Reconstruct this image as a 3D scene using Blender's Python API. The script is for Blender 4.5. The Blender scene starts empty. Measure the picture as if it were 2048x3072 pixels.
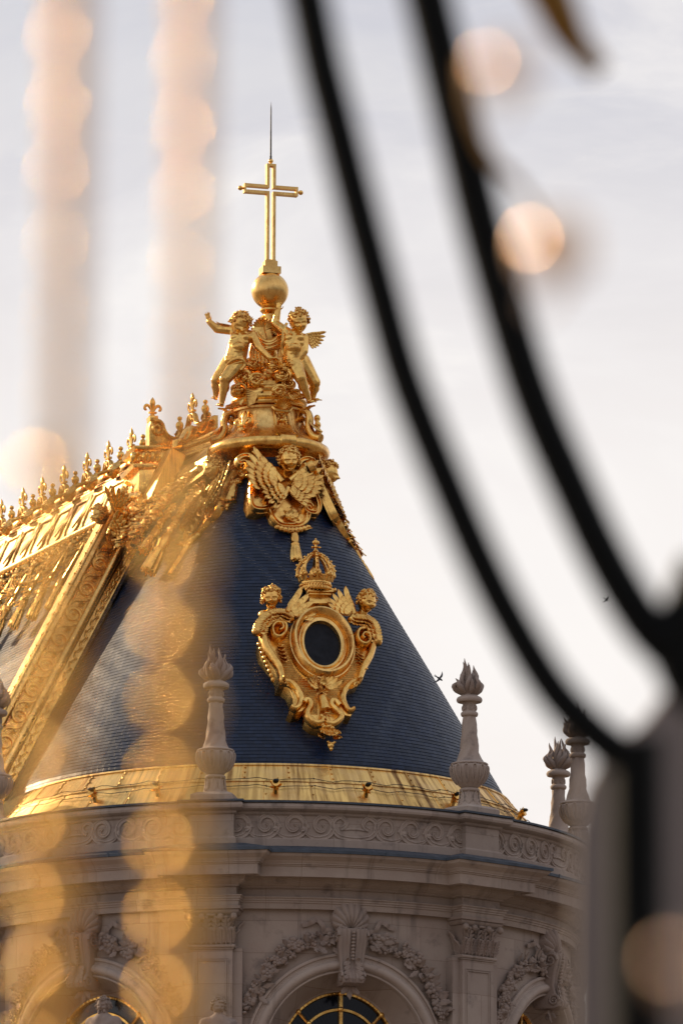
import bpy, math, random
from math import sin, cos, pi, atan2, sqrt, hypot
from mathutils import Vector as V, Matrix as Mx, noise as NZ
R = math.radians
random.seed(11)
scene = bpy.context.scene
COL = scene.collection

# ------------------------------------------------------------------ camera
F_PX = 17067.0
CAM = V((0, -170.67, 1.7))
PITCH, YAW, ROLL = R(12.36), R(0.752), R(0.22)
cam_rot = Mx.Rotation(-YAW, 4, 'Z') @ Mx.Rotation(pi/2 + PITCH, 4, 'X') @ Mx.Rotation(ROLL, 4, 'Z')
cd = bpy.data.cameras.new('camera'); cam = bpy.data.objects.new('camera', cd); COL.objects.link(cam)
cam.matrix_world = Mx.Translation(CAM) @ cam_rot
cd.sensor_fit = 'VERTICAL'; cd.sensor_height = 36; cd.lens = 200; cd.clip_start = .05; cd.clip_end = 20000
cd.dof.use_dof = True; cd.dof.focus_distance = 168.0; cd.dof.aperture_fstop = 2.8
cd.dof.aperture_blades = 0
scene.camera = cam
def ray(px, py):
    return cam_rot.to_3x3() @ V(((px-1024)/F_PX, -(py-1536)/F_PX, -1))
def W(px, py, Y):                       # the point of the photo's ray that stands at depth Y
    d = ray(px, py); return CAM + d*((Y-CAM.y)/d.y)
def Pd(px, py, dist):                   # the point of that ray at a distance along the view
    return CAM + ray(px, py)*dist
def zf(py, rad, px=800):                # height of a horizontal edge seen at the front of a ring of radius rad
    return W(px, py, -rad).z

# ------------------------------------------------------------------ scene bookkeeping
def thing(name, label, cat, loc=(0, 0, 0), group=None, rot=0):
    o = bpy.data.objects.new(name, None); COL.objects.link(o)
    o.location = loc; o.rotation_euler.z = rot; o.empty_display_size = .2
    o['label'] = label; o['category'] = cat
    if group: o['group'] = group
    return o
def tag(o, label, cat, group=None):
    o['label'] = label; o['category'] = cat
    if group: o['group'] = group
    return o
def origin(o):
    p = V((0, 0, 0))
    while o is not None: p += o.location; o = o.parent
    return p
def copy_tree(o, parent=None):
    c = o.copy(); COL.objects.link(c)
    if parent is not None: c.parent = parent
    for ch in list(o.children): copy_tree(ch, c)
    return c

def frame(o, u, v):                     # local x=u, y=v, z=normal
    u = V(u).normalized(); v = V(v); v = (v - u*u.dot(v)).normalized(); n = u.cross(v)
    return Mx(((u.x, v.x, n.x, o[0]), (u.y, v.y, n.y, o[1]), (u.z, v.z, n.z, o[2]), (0, 0, 0, 1)))
def trace(M):                           # photo point -> (x, y) on the plane of frame M
    Mi = M.inverted(); n = M.to_3x3() @ V((0, 0, 1)); o = M.translation
    def f(px, py):
        d = ray(px, py); t = (o-CAM).dot(n)/d.dot(n); p = Mi @ (CAM + d*t); return (p.x, p.y)
    return f

# ------------------------------------------------------------------ mesh builder
class MB:
    def __init__(s, M=None): s.v = []; s.f = []; s.map = None; s.uv = None; s.set(M)
    def set(s, M):
        if M is None: s.map = None
        elif callable(M): s.map = M
        else:
            Mc = M.copy(); s.map = lambda p: Mc @ p
        return s
    def add(s, vs, fs):
        b = len(s.v); m = s.map
        s.v += [m(V(p)) if m else V(p) for p in vs]
        s.f += [tuple(i+b for i in f) for f in fs]
    def grid(s, rows, cu=False, cv=False, caps=False):
        nv = len(rows); nu = len(rows[0]); vs = [p for r in rows for p in r]; fs = []
        for i in range(nv if cv else nv-1):
            for j in range(nu if cu else nu-1):
                a = i*nu+j; b = i*nu+(j+1) % nu; c = ((i+1) % nv)*nu+(j+1) % nu; d = ((i+1) % nv)*nu+j
                fs.append((a, b, c, d))
        if caps:
            fs.append(tuple(range(nu-1, -1, -1))); fs.append(tuple((nv-1)*nu+j for j in range(nu)))
        s.add(vs, fs)
    def box(s, x0, x1, y0, y1, z0, z1):
        s.add([(x0, y0, z0), (x1, y0, z0), (x1, y1, z0), (x0, y1, z0), (x0, y0, z1), (x1, y0, z1), (x1, y1, z1), (x0, y1, z1)],
              [(0, 3, 2, 1), (4, 5, 6, 7), (0, 1, 5, 4), (1, 2, 6, 5), (2, 3, 7, 6), (3, 0, 4, 7)])
    def tube(s, path, rad, n=8, mod=None, closed=False, flat=1.0, up=None):
        P = [V(p) for p in path]; N = len(P)
        if not hasattr(rad, '__len__'): rad = [rad]*N
        rows = []; u = None
        for i in range(N):
            t = (P[min(i+1, N-1)]-P[max(i-1, 0)])
            if closed: t = P[(i+1) % N]-P[i-1]
            if t.length < 1e-9: t = V((0, 0, 1))
            t.normalize()
            if up is not None: u = V(up)-t*t.dot(V(up))
            elif u is None:
                a = V((0, 0, 1)) if abs(t.z) < .9 else V((1, 0, 0)); u = a-t*t.dot(a)
            else: u = u-t*t.dot(u)
            u.normalize(); w = t.cross(u); row = []
            for j in range(n):
                a = 2*pi*j/n; r = rad[i]*(mod(i/(N-1), a) if mod else 1)
                row.append(P[i]+u*(r*cos(a)*flat)+w*(r*sin(a)))
            rows.append(row)
        s.grid(rows, cu=True, cv=closed, caps=not closed)
    def lathe(s, prof, n=24, c=(0, 0, 0), mod=None, a0=0, a1=2*pi):
        full = abs(a1-a0-2*pi) < 1e-6; rows = []
        for k, (r, z) in enumerate(prof):
            row = []
            for j in range(n if full else n+1):
                a = a0+(a1-a0)*j/n; rr = r*(mod(z, a, k) if mod else 1)
                row.append((c[0]+rr*cos(a), c[1]+rr*sin(a), c[2]+z))
            rows.append(row)
        s.grid(rows, cu=full, caps=full)
    def ell(s, c, r, nu=8, nv=6, rot=None):
        if not hasattr(r, '__len__'): r = (r, r, r)
        rows = []
        for i in range(nv+1):
            th = pi*min(max(i, .12 if i == 0 else i), nv-.12)/nv; row = []
            for j in range(nu):
                a = 2*pi*j/nu; p = V((r[0]*sin(th)*cos(a), r[1]*sin(th)*sin(a), -r[2]*cos(th)))
                row.append(V(c)+(rot @ p if rot else p))
            rows.append(row)
        s.grid(rows, cu=True, caps=True)
    def cap(s, a, b, ra, rb, n=10):      # tapered capsule
        a = V(a); b = V(b); d = b-a; L = d.length or 1e-6
        t = [(-1, .05), (-.8, .6), (-.4, .92), (0, 1)]
        path = [a+d/L*(k*ra) for k, _ in t]+[b+d/L*(-k*rb) for k, _ in t[::-1]]
        s.tube(path, [ra*q for _, q in t]+[rb*q for _, q in t[::-1]], n)
    def band(s, path, w, h, z0=0.0, closed=False, groove=False):    # raised moulding along a path in the local xy plane
        P = [V((p[0], p[1])) for p in path]; N = len(P)
        if not hasattr(w, '__len__'): w = [w]*N
        if not hasattr(h, '__len__'): h = [h]*N
        sec = ([(-1, -.3), (-1, .55), (-.75, 1), (-.45, 1), (-.3, .55), (.3, .55), (.45, 1), (.75, 1), (1, .55), (1, -.3)] if groove
               else [(-1, -.3), (-1, .35), (-.72, .8), (-.3, 1), (.3, 1), (.72, .8), (1, .35), (1, -.3)])
        rows = []
        for i in range(N):
            t = P[(i+1) % N]-P[i-1] if closed else P[min(i+1, N-1)]-P[max(i-1, 0)]
            if t.length < 1e-9: t = V((1, 0))
            t.normalize(); nn = V((-t.y, t.x))
            rows.append([(P[i].x+nn.x*a*w[i], P[i].y+nn.y*a*w[i], z0+b*h[i]) for a, b in sec])
        s.grid(rows, cu=False, cv=closed)
        if not closed:
            k = len(sec); b = len(s.v)-N*k
            s.f.append(tuple(b+j for j in range(k))); s.f.append(tuple(b+(N-1)*k+j for j in range(k-1, -1, -1)))
    def plate(s, out, z0, z1, bev=.03):  # thick plate with a rounded edge
        P = [V((p[0], p[1])) for p in out]; N = len(P)
        A = sum(P[i].x*P[(i+1) % N].y-P[(i+1) % N].x*P[i].y for i in range(N))
        if A < 0: P.reverse()
        def ins(d):
            r = []
            for i in range(N):
                t1 = (P[i]-P[i-1]).normalized(); t2 = (P[(i+1) % N]-P[i]).normalized()
                n = V((-t1.y, t1.x))+V((-t2.y, t2.x)); n = n/max(n.length**2*.5, .5)
                r.append(P[i]+n*d)
            return r
        rings = [(0, z0), (0, z1-bev), (bev*.3, z1-bev*.3), (bev, z1)]
        rows = [[(p.x, p.y, z) for p in ins(d)] for d, z in rings]
        b = len(s.v); s.grid(rows, cu=True)
        s.f.append(tuple(b+3*N+j for j in range(N)))
    def leaf(s, b, d, nrm, L, Wd, curl=.8, n=7, lobes=4, thick=.22, blunt=False):
        b = V(b); d = V(d).normalized(); nrm = V(nrm); nrm = (nrm-d*d.dot(nrm)).normalized(); sd = d.cross(nrm)
        rows = []
        for i in range(n+1):
            k = i/n; c = curl if abs(curl) > 1e-3 else 1e-3
            p = b+d*(sin(c*k)/c*L)+nrm*((1-cos(c*k))/c*L)
            nn = nrm*cos(c*k)-d*sin(c*k)
            w = Wd*(sin(pi*(.08+.9*k**.75))**.8)*(1+.22*cos(lobes*2*pi*k)); t = Wd*thick
            if blunt: w = Wd*min(1, .55+1.2*k)*sqrt(max(.03, 1-max(0, (k-.72)/.28)**2.2))
            rows.append([p+sd*w*a+nn*t*h for a, h in ((-1, -.1), (-.45, .9), (0, .35), (.45, .9), (1, -.1), (0, -.9))])
        s.grid(rows, cu=True, caps=True)
    def build(s, name, mat, parent=None, smooth=True, angle=40, at=None):
        me = bpy.data.meshes.new(name); off = origin(parent) if parent is not None else V(at or (0, 0, 0))
        me.from_pydata([tuple(p-off) for p in s.v], [], s.f); me.validate(); me.update()
        o = bpy.data.objects.new(name, me); COL.objects.link(o)
        if parent is not None: o.parent = parent
        else: o.location = off
        me.materials.append(mat)
        import bmesh
        bm = bmesh.new(); bm.from_mesh(me); bmesh.ops.recalc_face_normals(bm, faces=bm.faces); bm.to_mesh(me); bm.free()
        if smooth:
            me.shade_smooth() if hasattr(me, 'shade_smooth') else None
            try: me.set_sharp_from_angle(angle=R(angle))
            except Exception: pass
        return o
def fuse(o, vox, it=3, fac=.5):          # melt the overlapping limbs of a figure into one continuous skin
    m = o.modifiers.new('r', 'REMESH'); m.mode = 'VOXEL'; m.voxel_size = vox
    q = o.modifiers.new('s', 'SMOOTH'); q.iterations = it; q.factor = fac
    dg = bpy.context.evaluated_depsgraph_get(); me = bpy.data.meshes.new_from_object(o.evaluated_get(dg))
    old = o.data; o.modifiers.clear(); o.data = me; me.shade_smooth(); bpy.data.meshes.remove(old)
    return o
def spl(pts, k=5, closed=False):         # smooth curve through points (Catmull-Rom)
    P = [V(p) for p in pts]; N = len(P); out = []
    for i in range(N if closed else N-1):
        p0 = P[i-1] if (closed or i > 0) else P[0]*2-P[1]; p1 = P[i]; p2 = P[(i+1) % N]
        p3 = P[(i+2) % N] if (closed or i+2 < N) else P[-1]*2-P[-2]
        for j in range(k):
            t = j/k
            out.append((p1*2+(p2-p0)*t+(p0*2-p1*5+p2*4-p3)*t*t+(p1*3-p0-p2*3+p3)*t**3)*.5)
    if not closed: out.append(P[-1])
    return out
def lerp(a, b, t): return a+(b-a)*t
def taper(n, a, b, c=None):
    return [lerp(a, b, i/(n-1)) if c is None else (lerp(a, b, 2*i/(n-1)) if i < n/2 else lerp(b, c, 2*i/(n-1)-1)) for i in range(n)]
def ip(x, T):                            # linear table
    if x <= T[0][0]: return T[0][1]
    for (a, b), (c, d) in zip(T, T[1:]):
        if x <= c: return lerp(b, d, (x-a)/(c-a))
    return T[-1][1]

# ------------------------------------------------------------------ materials
def newmat(name):
    m = bpy.data.materials.new(name); m.use_nodes = True; nt = m.node_tree; nt.nodes.clear()
    out = nt.nodes.new('ShaderNodeOutputMaterial'); p = nt.nodes.new('ShaderNodeBsdfPrincipled')
    nt.links.new(p.outputs[0], out.inputs[0])
    return m, nt, p
class NT:
    def __init__(s, nt): s.nt = nt
    def n(s, typ, **kw):
        x = s.nt.nodes.new(typ)
        for k, v in kw.items():
            if k in x.inputs.keys(): s.put(x.inputs[k], v)
            else: setattr(x, k, v)
        return x
    def put(s, inp, v):
        if isinstance(v, bpy.types.NodeSocket): s.nt.links.new(v, inp)
        else: inp.default_value = v
    def noise(s, vec, scale, detail=4, rough=.55, dist=0.0):
        x = s.n('ShaderNodeTexNoise'); x.inputs['Scale'].default_value = scale; x.inputs['Detail'].default_value = detail
        x.inputs['Roughness'].default_value = rough; x.inputs['Distortion'].default_value = dist
        s.put(x.inputs['Vector'], vec); return x.outputs['Fac']
    def rng(s, v, a, b, c=0.0, d=1.0):
        x = s.n('ShaderNodeMapRange'); x.clamp = True
        for i, q in enumerate((v, a, b, c, d)): s.put(x.inputs[i], q)
        return x.outputs[0]
    def mix(s, f, a, b, mode='MIX'):
        x = s.n('ShaderNodeMix'); x.data_type = 'RGBA'; x.blend_type = mode
        s.put(x.inputs[0], f); s.put(x.inputs[6], a); s.put(x.inputs[7], b); return x.outputs[2]
    def math(s, op, a, b=0.0, c=0.0):
        x = s.n('ShaderNodeMath'); x.operation = op
        s.put(x.inputs[0], a); s.put(x.inputs[1], b); s.put(x.inputs[2], c); return x.outputs[0]
    def mapv(s, v, sc=(1, 1, 1), loc=(0, 0, 0)):
        x = s.n('ShaderNodeMapping'); s.put(x.inputs[0], v); x.inputs['Scale'].default_value = sc; x.inputs['Location'].default_value = loc
        return x.outputs[0]
    def bump(s, h, st, dist=.02, nrm=None):
        x = s.n('ShaderNodeBump'); x.inputs['Strength'].default_value = st; x.inputs['Distance'].default_value = dist
        s.put(x.inputs['Height'], h)
        if nrm is not None: s.put(x.inputs['Normal'], nrm)
        return x.outputs[0]
def rgb(r, g, b): return (r, g, b, 1)
def pos(h): return h.n('ShaderNodeNewGeometry').outputs['Position']

def mk_gold(name, a, b, r0, r1, sc=1.0, bst=.25):
    m, nt, p = newmat(name); h = NT(nt); P = pos(h)
    f = h.rng(h.noise(P, 3.1*sc, 6, .65, .4), .38, .66)
    f2 = h.rng(h.noise(h.mapv(P, (1, 1, .35)), 11*sc, 4, .6), .52, .75)
    c = h.mix(f, rgb(*a), rgb(*b)); c = h.mix(h.math('MULTIPLY', f2, .65), c, rgb(b[0]*.5, b[1]*.42, b[2]*.4))
    h.put(p.inputs['Base Color'], c); p.inputs['Metallic'].default_value = 1
    h.put(p.inputs['Roughness'], h.rng(h.noise(P, 6*sc, 3), .3, .7, r0, r1))
    h.put(p.inputs['Normal'], h.bump(h.noise(P, 9*sc, 5, .6), bst, .03/sc))
    return m
GOLD = mk_gold('gilt', (1.0, .62, .18), (.70, .35, .085), .15, .30)
GOLDM = mk_gold('gilt matt', (.97, .63, .22), (.80, .46, .14), .22, .36, 1.0, .12)
GOLDL = mk_gold('gilt ironwork', (1.0, .60, .22), (.85, .45, .13), .28, .40, 20, .1)
GOLDS = mk_gold('polished gilt', (1.0, .60, .14), (.95, .52, .10), .15, .20, 20, .0)
PALE = mk_gold('worn pale gilt', (.86, .62, .46), (.70, .48, .34), .2, .3, 20, .0)  # paler, pinker tone than the other gilt
PEACH = mk_gold('rosy polished gilt', (.90, .60, .36), (.8, .5, .28), .17, .23, 20, .0)
STEM = mk_gold('shaded brown gilt', (.52, .24, .06), (.36, .16, .035), .3, .42, 20, .1)  # dark colour stands in for the shaded side of the gate rods
GILT_SHADED = mk_gold('shaded gilt', (.34, .20, .06), (.20, .11, .035), .35, .5, 20, .1)  # gilt of the gate leaves, browned so that they look shaded

def mk_band():
    m, nt, p = newmat('gilt lead sheets'); h = NT(nt); P = pos(h)
    sep = h.n('ShaderNodeSeparateXYZ'); h.put(sep.inputs[0], P)
    az = h.math('ARCTAN2', sep.outputs[0], h.math('MULTIPLY', sep.outputs[1], -1))
    cmb = h.n('ShaderNodeCombineXYZ'); h.put(cmb.inputs[0], h.math('MULTIPLY', az, 7.6)); h.put(cmb.inputs[1], sep.outputs[2])
    st = h.rng(h.noise(h.mapv(cmb.outputs[0], (5.0, .35, 1)), 1.0, 6, .65), .43, .58)
    big = h.rng(h.noise(h.mapv(cmb.outputs[0], (.55, .5, 1)), 1.0, 2), .42, .62)
    f = h.math('MULTIPLY', st, h.rng(big, 0, 1, .38, 1.0))
    c = h.mix(f, rgb(.98, .64, .22), rgb(.22, .10, .035))
    c = h.mix(h.rng(h.noise(P, 2.2, 5), .45, .7, 0, .5), c, rgb(.82, .55, .26))
    h.put(p.inputs['Base Color'], c); p.inputs['Metallic'].default_value = 1
    h.put(p.inputs['Roughness'], h.rng(f, 0, 1, .34, .6))
    h.put(p.inputs['Normal'], h.bump(h.noise(P, 1.6, 4), .35, .08))
    return m
GOLDB = mk_band()

def mk_stone(name, joints=False, base=(.425, .345, .29), dark=(.15, .12, .105), rad=9.4):
    m, nt, p = newmat(name); h = NT(nt); P = pos(h)
    sep = h.n('ShaderNodeSeparateXYZ'); h.put(sep.inputs[0], P)
    az = h.math('ARCTAN2', sep.outputs[0], h.math('MULTIPLY', sep.outputs[1], -1))
    cmb = h.n('ShaderNodeCombineXYZ'); h.put(cmb.inputs[0], h.math('MULTIPLY', az, rad)); h.put(cmb.inputs[1], sep.outputs[2])
    U = cmb.outputs[0]
    f = h.rng(h.noise(P, .8, 6, .6), .35, .68)
    c = h.mix(f, rgb(*base), rgb(base[0]*.86, base[1]*.82, base[2]*.82))
    sp = h.rng(h.noise(P, 28, 3, .7), .62, .74)
    c = h.mix(h.math('MULTIPLY', sp, .6), c, rgb(*dark))
    strk = h.rng(h.noise(h.mapv(U, (2.6, .25, 1)), 1, 5, .6), .56, .78)
    c = h.mix(h.math('MULTIPLY', strk, .75), c, rgb(dark[0], dark[1], dark[2]))
    blot = h.rng(h.noise(h.mapv(P, (1, 1, 1), (9, 3, 1)), 1.7, 7, .65), .57, .72)
    c = h.mix(h.math('MULTIPLY', blot, .65), c, rgb(dark[0]*.9, dark[1]*.9, dark[2]*.95))
    hh = h.noise(P, 16, 6, .7)
    if joints:
        br = h.n('ShaderNodeTexBrick'); h.put(br.inputs['Vector'], U); br.inputs['Scale'].default_value = 1
        br.inputs['Brick Width'].default_value = 1.9; br.inputs['Row Height'].default_value = .93
        br.inputs['Mortar Size'].default_value = .011; br.inputs['Mortar Smooth'].default_value = .4; br.offset = .5
        br.inputs['Color1'].default_value = rgb(1, 1, 1); br.inputs['Color2'].default_value = rgb(.80, .79, .79); br.inputs['Mortar'].default_value = rgb(.66, .62, .6)
        c = h.mix(1.0, c, br.outputs['Color'], 'MULTIPLY')
    h.put(p.inputs['Base Color'], c); p.inputs['Roughness'].default_value = .88
    h.put(p.inputs['Normal'], h.bump(hh, .35, .015))
    return m
STONE = mk_stone('limestone'); STONEJ = mk_stone('limestone ashlar', True)
STONED = mk_stone('weathered limestone', False, (.32, .25, .21), (.10, .078, .07))
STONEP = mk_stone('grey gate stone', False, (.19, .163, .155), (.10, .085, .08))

def mk_slate():
    m, nt, p = newmat('slate'); h = NT(nt)
    uv = h.n('ShaderNodeUVMap'); uv.uv_map = 'UVMap'; U = uv.outputs[0]; P = pos(h)
    br = h.n('ShaderNodeTexBrick'); h.put(br.inputs['Vector'], U); br.inputs['Scale'].default_value = 1; br.offset = .5
    br.inputs['Brick Width'].default_value = .24; br.inputs['Row Height'].default_value = .132
    br.inputs['Mortar Size'].default_value = .006; br.inputs['Mortar Smooth'].default_value = .3; br.inputs['Bias'].default_value = 0
    br.inputs['Color1'].default_value = rgb(.003, .011, .034); br.inputs['Color2'].default_value = rgb(.009, .022, .060); br.inputs['Mortar'].default_value = rgb(.004, .006, .01)
    c = br.outputs['Color']
    strk = h.rng(h.noise(h.mapv(U, (1.3, .10, 1)), 1, 4, .6), .58, .78)
    c = h.mix(h.math('MULTIPLY', strk, .38), c, rgb(.11, .135, .18))
    c = h.mix(h.rng(h.noise(P, 1.1, 5), .5, .72, 0, .5), c, rgb(.012, .020, .04))
    h.put(p.inputs['Base Color'], c); p.inputs['Specular IOR Level'].default_value = .37
    h.put(p.inputs['Roughness'], h.rng(h.noise(P, 5, 4), .3, .7, .34, .48))
    b1 = h.bump(h.noise(P, .55, 3, .5), .38, .22)
    h.put(p.inputs['Normal'], h.bump(h.math('SUBTRACT', h.math('MULTIPLY', h.noise(U, 6, 2), .5), br.outputs['Fac']), .6, .014, b1))
    return m
SLATE = mk_slate()
def mk_simple(name, col, rough, metal=0.0, sc=8, var=.35, bst=.2, spec=.5):
    m, nt, p = newmat(name); h = NT(nt); P = pos(h)
    f = h.rng(h.noise(P, sc, 5, .6), .35, .68)
    h.put(p.inputs['Base Color'], h.mix(f, rgb(*col), rgb(*[c*(1-var) for c in col])))
    p.inputs['Metallic'].default_value = metal; p.inputs['Specular IOR Level'].default_value = spec
    h.put(p.inputs['Roughness'], h.rng(f, 0, 1, rough*.85, min(1, rough*1.15)))
    h.put(p.inputs['Normal'], h.bump(h.noise(P, sc*3, 4), bst, .01))
    return m
LEAD = mk_simple('lead sheet', (.050, .068, .095), .55, 0, 3)
GLASS = mk_simple('dark glass', (.006, .009, .016), .12, 0, 2, .4, .04)
IRON = mk_simple('black painted iron', (.0035, .005, .006), .6, 0, 30, .3, .1, .12)
WIRE = mk_simple('dark cable', (.02, .018, .016), .6)
FEATHER = mk_simple('dark plumage', (.03, .03, .035), .7)
PANE = mk_simple('dark window pane', (.005, .006, .011), .6, 0, 3, .35, .2, .2)  # near-black pane of the oval dormer
# ------------------------------------------------------------------ light and sky
SUN_A, SUN_E = R(48), R(24)             # the sun stands behind the chapel, to the left of the view
sdir = V((-sin(SUN_A)*cos(SUN_E), cos(SUN_A)*cos(SUN_E), sin(SUN_E)))
sl = bpy.data.lights.new('sun', 'SUN'); sl.energy = 5.0; sl.angle = R(.5); sl.color = (1.0, .76, .49)
so = bpy.data.objects.new('sun', sl); COL.objects.link(so); so.location = (-30, 60, 80)
so.rotation_euler = sdir.to_track_quat('Z', 'Y').to_euler()
world = bpy.data.worlds.new('World'); scene.world = world; world.use_nodes = True
wt = world.node_tree; wt.nodes.clear(); h = NT(wt)
wo = wt.nodes.new('ShaderNodeOutputWorld'); bg = wt.nodes.new('ShaderNodeBackground'); wt.links.new(bg.outputs[0], wo.inputs[0])
sky = wt.nodes.new('ShaderNodeTexSky'); sky.sky_type = 'NISHITA'; sky.sun_disc = False
sky.sun_elevation = SUN_E; sky.sun_rotation = -SUN_A; sky.air_density = 1.2; sky.dust_density = 2.0
bg.inputs['Strength'].default_value = .1
D = h.n('ShaderNodeTexCoord').outputs['Generated']
sp = h.n('ShaderNodeSeparateXYZ'); h.put(sp.inputs[0], D); dz = sp.outputs[2]
n1 = h.noise(h.mapv(D, (1, 1, 2.6), (3.1, 0, .7)), 9, 7, .55, .5)
n2 = h.noise(h.mapv(D, (1, 1, 4.5), (.3, 5, 2)), 26, 6, .6, .8)
hi = h.rng(h.math('ADD', dz, h.math('MULTIPLY', h.math('SUBTRACT', n1, .5), .20)), .215, .285)
lo = h.rng(dz, .02, .16)
ccol = h.mix(hi, rgb(9.6, 9.05, 8.75), rgb(6.7, 6.65, 7.2))
ccol = h.mix(h.math('MULTIPLY', h.rng(n1, .46, .62), .8), ccol, rgb(10.0, 9.6, 9.3))
ccol = h.mix(h.math('MULTIPLY', h.rng(n2, .58, .75), h.math('MULTIPLY', hi, .6)), ccol, rgb(9.0, 8.6, 8.5))
ccol = h.mix(lo, rgb(7.6, 7.1, 7.0), ccol)
up = h.rng(dz, .3, .75)
ccol = h.mix(up, ccol, rgb(4.6, 4.9, 5.6))
dt = h.n('ShaderNodeVectorMath'); dt.operation = 'DOT_PRODUCT'; h.put(dt.inputs[0], D); dt.inputs[1].default_value = sdir
east = h.rng(dt.outputs['Value'], -.9, .5)
ccol = h.mix(east, rgb(7.4, 7.3, 8.0), ccol)
ccol = h.mix(h.math('MULTIPLY', h.rng(dz, .06, .50, 1, 0), h.rng(dt.outputs['Value'], -.75, .15, .93, 0)), ccol, rgb(.9, .85, .95))  # low sky behind the camera darkened to deepen gilt reflections and wall shade
glow = h.math('POWER', h.math('MAXIMUM', dt.outputs['Value'], 0.0), 10.0)
ccol = h.mix(h.math('MULTIPLY', h.math('POWER', glow, 2.0), .9), ccol, rgb(22, 18, 13))
cover = h.math('SUBTRACT', .985, h.math('MULTIPLY', h.rng(n1, .3, .5, 1, 0), .16))
wt.links.new(h.mix(cover, sky.outputs[0], ccol), bg.inputs['Color'])

# ------------------------------------------------------------------ ground
mg, nt, p = newmat('court paving'); h = NT(nt); P = pos(h)
br = h.n('ShaderNodeTexBrick'); h.put(br.inputs['Vector'], P); br.inputs['Scale'].default_value = 1; br.inputs['Brick Width'].default_value = .22; br.inputs['Row Height'].default_value = .16
br.inputs['Color1'].default_value = rgb(.19, .15, .11); br.inputs['Color2'].default_value = rgb(.15, .12, .09); br.inputs['Mortar'].default_value = rgb(.12, .10, .08)
h.put(p.inputs['Base Color'], h.mix(h.noise(P, .3, 5), br.outputs['Color'], rgb(.21, .165, .12))); p.inputs['Roughness'].default_value = .8
mb = MB(); S = 9000; mb.grid([[(x, y, 0) for x in (-S, -400, 0, 400, S)] for y in (-S, -400, 0, 400, S)])
g = mb.build('ground', mg, None, False); g['kind'] = 'structure'

# ------------------------------------------------------------------ the chapel
CH = thing('chapel', 'domed apse of a pale limestone royal chapel with blue slate roof and gilded lead trim', 'chapel')
PIER = [R(a) for a in (-61.0, -9.2, 39.8, 88.8)]
ND = V((-.397, .918, 0))                # the way the nave runs back from the apse
def plan(rb, d, hw, out, N=30):
    rr = rb+d; hf = math.asin((hw+d)/rr); a = R(-104); pts = [V((rr*sin(a), -rr*cos(a)))+V((-.30, .95))*28]
    for p_ in PIER+[None]:
        b = p_-hf if p_ is not None else R(120)
        for i in range(N+1):
            q = lerp(a, b, i/N); pts.append(V((rr*sin(q), -rr*cos(q))))
        if p_ is None: break
        e = V((sin(p_), -cos(p_))); u = V((cos(p_), sin(p_))); fr = rb+out+d
        pts += [e*fr-u*(hw+d), e*fr+u*(hw+d)]
        a = p_+hf
    pts.append(pts[-1]+V((-.05, 1))*28)
    return pts
OUT = .40
def sweep(mb, prof, rb, hw, out):       # prof: (radius at the front, height)
    mb.grid([[(q.x, q.y, z) for q in plan(rb, r-rb, hw, out)] for r, z in prof])
def prof_px(L): return [(r, zf(y, r)) for r, y in L]
RW = 9.2
# entablature
ent = prof_px([(9.2, 2726), (9.38, 2725.5), (9.40, 2709), (9.43, 2707), (9.43, 2703), (9.46, 2700), (9.46, 2696), (9.50, 2692), (9.50, 2689),
     (9.32, 2688), (9.32, 2668), (9.36, 2665), (9.40, 2664), (9.40, 2659), (9.46, 2656), (9.56, 2648), (9.60, 2646), (9.60, 2640), (9.62, 2639)])
zc = zf(2625, 10.05)
ent += [(9.62, zc+.01), (9.98, zc+.01), (9.99, zc-.03), (10.05, zc-.03)] + prof_px([(10.05, 2598), (10.09, 2596), (10.09, 2593), (10.13, 2591), (10.13, 2588),
     (10.15, 2586), (10.18, 2580), (10.26, 2573), (10.34, 2566), (10.37, 2560), (10.38, 2557)])
zt = ent[-1][1]
ent += [(9.5, zt+.02)]
mb = MB(); sweep(mb, ent, RW, .60, OUT); mb.build('entablature', STONEJ, CH, True, 25)
mb = MB(); sweep(mb, [(10.30, zt+.005), (10.43, zt+.004), (10.43, zt+.085), (9.55, zt+.34)], RW, .60, OUT)
for a in range(-100, 118, 9):           # standing seams of the lead
    q = R(a+2.3)
    if min(abs(q-p_) for p_ in PIER) > R(12): mb.set(frame((10.43*sin(q), -10.43*cos(q), zt+.045), (cos(q), sin(q), 0), (0, 0, 1))); mb.box(-.03, .03, -.05, .055, -.02, .018)
mb.build('cornice_lead', LEAD, CH, True, 25)
# parapet with coping
RP = 9.56
par = [(9.66, zt+.12)] + prof_px([(9.66, 2516), (9.60, 2512), (9.58, 2511), (9.58, 2446), (9.62, 2444), (9.66, 2440), (9.66, 2434), (9.72, 2432), (9.80, 2429), (9.86, 2424),
       (9.88, 2417), (9.86, 2410), (9.82, 2407)])
ztp = par[-1][1]; par += [(9.25, ztp+.01)]
mb = MB(); sweep(mb, par, RP, .62, .20); mb.build('parapet', STONEJ, CH, True, 25)
mb = MB(); sweep(mb, [(9.80, ztp+.004), (9.90, ztp+.004), (9.90, ztp+.06), (9.0, ztp+.10), (9.0, ztp-.3)], RP, .62, .20); mb.build('coping_lead', LEAD, CH, True, 25)
ZCOP = ztp+.09
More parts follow.
